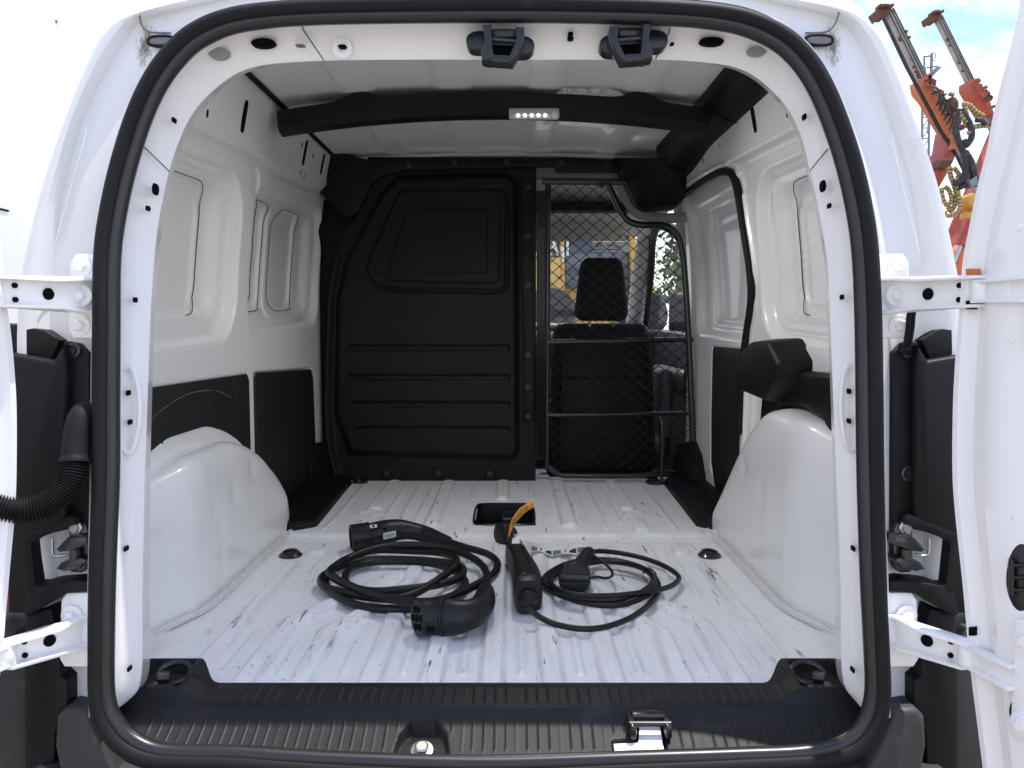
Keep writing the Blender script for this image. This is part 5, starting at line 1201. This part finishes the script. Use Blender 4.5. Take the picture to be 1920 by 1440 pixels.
for i in range(46):
    t_ = rng.random(); u = 1736 + 62 * t_ + rng.uniform(-3, 9); v = 146 + 95 * t_ + rng.uniform(-8, 3)
    m_ = rng.choice(['rig_red', 'rig_red', 'rig_rust', 'hose_black'])
    box('cradle_fitting', onY(u, v, D - .5), (rng.uniform(.03, .10), .14, rng.uniform(.03, .09)), m_, rig, .008, Quaternion((0, 1, 0), rng.uniform(0, 3)))
for i in range(22):
    t_ = rng.random(); box('cradle_fitting', onY(1828 + 38 * t_ + rng.uniform(-2, 5), 150 + 60 * t_ + rng.uniform(-5, 3), D + 2.0), (rng.uniform(.03, .1), .14, rng.uniform(.03, .08)), rng.choice(['rig_red', 'rig_rust']), rig, .008, Quaternion((0, 1, 0), rng.uniform(0, 3)))
for i in range(7):
    u0, v0 = 1745 + i * 5, 160 + i * 9
    tube('thin_hose', crom([onY(u0, v0, D - .6), onY(u0 + 12, v0 + 6, D - .75), onY(u0 + 17, v0 + 22, D - .7), onY(u0 + 10, v0 + 38, D - .6)], 5), .017, 'hose_black', rig, 6)
slab('drill_motor', rpoly([onY(u, v, D - .7) for u, v in ((1780, 185), (1790, 178), (1800, 190), (1798, 205), (1786, 206))], 1), (0, .35, 0), 'rig_rust', rig, .03)
box('motor_lamp', onY(1784, 177, D - .7), (.09, .08, .05), 'galv', rig, .01, Quaternion((0, 1, 0), .3))
def hose(px, r, m, yd, rib_=False):
    P_ = crom([onY(u, v, yd) for u, v in px], 10); r = r * .74
    rr = [r * (1 + (.14 if (rib_ and (i // 2) % 2) else 0)) for i in range(len(P_))]
    o = tube('hose', P_, rr, m, rig, 10)
    if rib_:
        o.data.materials.append(M['hose_black'])
        for f in o.data.polygons:
            if f.index < (len(P_) - 1) * 10 and (f.index // 10) % 4 == 0: f.material_index = 1
    return o
YH = 'hose_yellow'
hose([(1805, 195), (1818, 198), (1830, 210), (1843, 218)], .055, YH, D - .9, True)
hose([(1808, 200), (1812, 215), (1810, 230), (1820, 238), (1838, 236), (1850, 235)], .055, YH, D - .95, True)
hose([(1798, 208), (1806, 222), (1820, 232), (1822, 245), (1815, 250)], .05, YH, D - 1.0, True)
hose([(1780, 312), (1782, 328), (1788, 345), (1793, 365), (1790, 385), (1783, 395), (1778, 388)], .055, YH, D - .8, True)
hose([(1788, 314), (1797, 325), (1800, 335), (1812, 340), (1818, 328), (1812, 310)], .05, YH, D - .85, True)
hose([(1765, 352), (1768, 372), (1776, 385), (1784, 375), (1780, 358), (1772, 350)], .05, YH, D - .8, True)
hose([(1795, 330), (1797, 360), (1800, 380), (1797, 395), (1788, 402), (1776, 405)], .045, YH, D - .9, True)
hose([(1790, 405), (1776, 406), (1774, 395)], .03, YH, D - .8)
for px, r in (([(1790, 235), (1797, 265), (1806, 285), (1811, 310), (1806, 335), (1790, 345)], .075), ([(1802, 205), (1818, 232), (1822, 255), (1812, 272), (1806, 262)], .07), ([(1808, 285), (1820, 305), (1827, 330), (1826, 350)], .09), ([(1800, 352), (1816, 344), (1824, 338)], .06), ([(1830, 225), (1842, 226), (1848, 234)], .06), ([(1794, 238), (1792, 225), (1800, 205)], .05)): hose(px, r, 'hose_black', D - 1.0)
slab('hose_clamp', [onY(u, v, D - 1.1) for u, v in ((1817, 340), (1832, 330), (1834, 346), (1822, 352))], (0, .2, 0), 'galv', rig, .01)
slab('beacon', rpoly([onY(u, v, D - .6) for u, v in ((1814, 368), (1822, 361), (1836, 364), (1836, 394), (1822, 390), (1812, 378))], 1), (0, .3, 0), 'yellow', rig, .03)
slab('beacon_base', [onY(u, v, D - .6) for u, v in ((1812, 398), (1832, 398), (1832, 409), (1811, 409))], (0, .2, 0), 'yellow', rig, .01)
tube('lift_cylinder', [onY(1822, 408, D), onY(1801, 460, D)], .075, 'rig_red', rig, 14)
tube('cylinder_rod', [onY(1802, 458, D), onY(1790, 492, D)], .04, 'steel', rig, 12)
slab('boom_foot', [onY(u, v, D) for u, v in ((1800, 470), (1830, 445), (1850, 520), (1790, 520))], (0, .5, 0), 'rig_orange', rig, .03)
# carrier below, mostly hidden by the van
car = softbox('carrier', (8.3, 16.5, .75), (3.0, 4.6, 1.3), 'rig_red', rig, .15)
for x in (7.0, 9.6):
    for y in (15.2, 17.8): lathe('carrier_wheel', [(.30, -.22), (.58, -.2), (.62, 0), (.58, .2), (.30, .22)], (x, y, GZ + .62), (1, 0, 0), 'tyre', rig, 28)
tube('boom_mast', [(8.3, 15.6, 1.2), onY(1830, 480, D)], .16, 'rig_red', rig, 12)
tube('boom_mast', [(8.6, 16.6, 1.2), onY(1868, 252, D + 2.5)], .15, 'rig_red', rig, 12)

# ================================================================== outside: lattice floodlight mast
MD = 34.0; km = MD / FPX
bs = onY(1738, 700, MD); mast = thing('floodlight_mast', (bs.x, MD, GZ), 'slim grey lattice mast carrying floodlights behind the drill rig', 'mast')
pl_ = [onY(1729, 160, MD), onY(1728, 700, MD)]; pr_ = [onY(1742, 160, MD), onY(1739, 700, MD)]
pl_[1].z = GZ; pr_[1].z = GZ
tube('mast_leg', pl_, .05, 'galv', mast, 8); tube('mast_leg', pr_, .05, 'galv', mast, 8)
tube('mast_leg', [onY(1747, 100, MD), onY(1745, 170, MD), onY(1741, 250, MD)], .06, 'galv', mast, 8)
tube('mast_leg', [onY(1733, 106, MD), onY(1733, 132, MD)], .04, 'galv', mast, 8); tube('mast_rung', [onY(1733, 106, MD), onY(1748, 104, MD)], .04, 'galv', mast, 8)
tube('mast_cable', crom([onY(1748, 100, MD), onY(1753, 99, MD), onY(1754, 108, MD), onY(1748, 116, MD)], 5), .015, 'hose_black', mast, 6)
for i in range(26):
    z0 = GZ + i * (pl_[0].z - GZ) / 26; z1 = GZ + (i + 1) * (pl_[0].z - GZ) / 26
    xl = pl_[1].x + (pl_[0].x - pl_[1].x) * i / 26; xr = pr_[1].x + (pr_[0].x - pr_[1].x) * i / 26
    tube('mast_rung', [(xl, MD, z0), (xr, MD, z0)], .025, 'galv', mast, 6); tube('mast_brace', [(xl, MD, z0), (xr, MD, z1)], .02, 'galv', mast, 6)
tube('mast_arm', [onY(1737, 127, MD), onY(1757, 124, MD)], .03, 'galv', mast, 6)
slab('floodlight', [onY(u, v, MD) for u, v in ((1748, 135), (1760, 123), (1766, 126), (1753, 139))], (0, .3, 0), 'galv', mast, .03)
slab('floodlight', [onY(u, v, MD) for u, v in ((1729, 124), (1735, 123), (1738, 134), (1731, 136))], (0, .3, 0), 'galv', mast, .03)
# slim pole
bp_ = onY(1787, 700, 30.0); pole = thing('slim_pole', (bp_.x, 30.0, GZ), 'thin grey pole with a short bent top below the yellow hoses', 'pole')
tube('pole_shaft', [(bp_.x - .1, 30.0, GZ), onY(1787, 450, 30.0), onY(1794, 405, 30.0)], .05, 'galv', pole, 8)
tube('pole_top', [onY(1790, 403, 30.0), onY(1798, 402, 30.0)], .05, 'galv', pole, 8)

# ================================================================== outside: yellow machine ahead of the van
LD = 11.0; kl = LD / FPX
pc = onY(1090, 620, LD); ldr = thing('wheel_loader', (pc.x, LD + 1.2, GZ), 'yellow wheel loader with dark cab parked ahead of the windscreen', 'wheel loader')
def lp(px, m, dy, th, nm, bev=.03): return slab(nm, [onY(u, v, LD + dy) for u, v in px], (0, th, 0), m, ldr, bev)
lp(((960, 487), (1051, 482), (1052, 515), (1046, 522), (1052, 524), (1056, 535), (1050, 660), (960, 660)), 'yellow', 0, 2.6, 'engine_body')
lp(((960, 440), (1048, 440), (1050, 482), (960, 487)), 'glass_dark', .1, 2.0, 'upper_grille')
lp(((1058, 430), (1190, 430), (1195, 540), (1060, 540)), 'glass_dark', .15, 1.8, 'cab_glass')
lp(((1048, 420), (1058, 420), (1060, 545), (1052, 545)), 'yellow', .05, 1.8, 'cab_post')
lp(((1052, 462), (1058, 462), (1058, 490), (1054, 490)), 'paper', 0, .05, 'white_sticker', .002)
lp(((1180, 430), (1192, 430), (1196, 545), (1184, 545)), 'yellow', .05, 1.8, 'cab_post')
lp(((1040, 410), (1210, 410), (1210, 432), (1040, 432)), 'yellow', .0, 2.0, 'cab_roof')
lp(((1052, 530), (1230, 534), (1230, 600), (1180, 640), (1056, 640)), 'yellow', .3, 2.2, 'front_frame')
for (u, v, r_) in ((1035, 585, 48), (1215, 590, 48)):
    p = onY(u, v, LD - .3); wh = lathe('loader_wheel', [(r_ * kl * .45, -.3), (r_ * kl * .95, -.28), (r_ * kl, -.15), (r_ * kl, .15), (r_ * kl * .95, .28), (r_ * kl * .45, .3)], (p.x, LD + .2, max(p.z, GZ + r_ * kl)), (0.15, 1, 0), 'tyre', ldr, 36)
# lettering on the machine: C A T with a yellow triangle
tx = bpy.data.curves.new('lettering', 'FONT'); tx.body = 'CAT'; tx.size = .36; tx.extrude = .004; tx.materials.append(M['paper'])
tpz = onY(988, 478, LD - .02); txo = bpy.data.objects.new('lettering', tx)
dg = None
col.objects.link(txo); bpy.context.view_layer.update()
me_t = bpy.data.meshes.new_from_object(txo.evaluated_get(bpy.context.evaluated_depsgraph_get())); bpy.data.objects.remove(txo)
txm = bpy.data.objects.new('lettering', me_t); place(txm, (onY(982, 478, LD - .02).x, LD + .085, tpz.z), ldr); txm.rotation_euler = (R(90), 0, 0); txm.scale = (1.0, 1.25, 1)
lp(((1018, 478), (1027, 468), (1037, 478)), 'yellow_bright', .06, .01, 'logo_triangle', 0)

# ================================================================== outside: bushes seen through the side window
def tree(name, base, h, rad, label, seed, nleaf=2600):
    t_ = thing(name, base, label, 'tree', None); rg = np.random.RandomState(seed); b0 = Vector(base)
    tr = crom([b0, b0 + Vector((.1, 0, h * .3)), b0 + Vector((-.05, .1, h * .6)), b0 + Vector((.05, 0, h * .85))], 4)
    tube('trunk', tr, list(np.linspace(.16, .03, len(tr))), 'bark', t_, 8)
    for k in range(6):
        a = k * 1.1; z0 = h * (.3 + .08 * k); tube('limb', crom([b0 + Vector((0, 0, z0)), b0 + Vector((math.cos(a) * rad * .4, math.sin(a) * rad * .4, z0 + h * .12)), b0 + Vector((math.cos(a) * rad * .8, math.sin(a) * rad * .8, z0 + h * .2))], 3), .04, 'bark', t_, 6)
    cl = [(rg.normal(0, rad * .45), rg.normal(0, rad * .45), h * rg.uniform(.3, .98), rad * rg.uniform(.22, .42)) for _ in range(34)]
    V = []; Fc = []
    for i in range(nleaf):
        c_ = cl[rg.randint(len(cl))]; v_ = rg.normal(0, 1, 3); v_ /= np.linalg.norm(v_); p = np.array(c_[:3]) + v_ * c_[3] * rg.uniform(.5, 1.0) * np.array((1, 1, .8)) + np.array(base)
        a = rg.normal(0, 1, 3); a /= np.linalg.norm(a); b_ = np.cross(a, v_); b_ /= (np.linalg.norm(b_) + 1e-6); sz = rg.uniform(.07, .14)
        n0 = len(V); V += [tuple(p - a * sz), tuple(p + b_ * sz * .5), tuple(p + a * sz), tuple(p - b_ * sz * .5)]; Fc.append((n0, n0 + 1, n0 + 2, n0 + 3))
    cr_ = obj('crown', V, Fc, 'leaf', t_, False); cr_['kind'] = 'stuff'
    return t_
tree('leafy_tree', (4.6, 18.0, GZ), 4.2, 1.5, 'green leafy tree seen through the cab side window', 4)
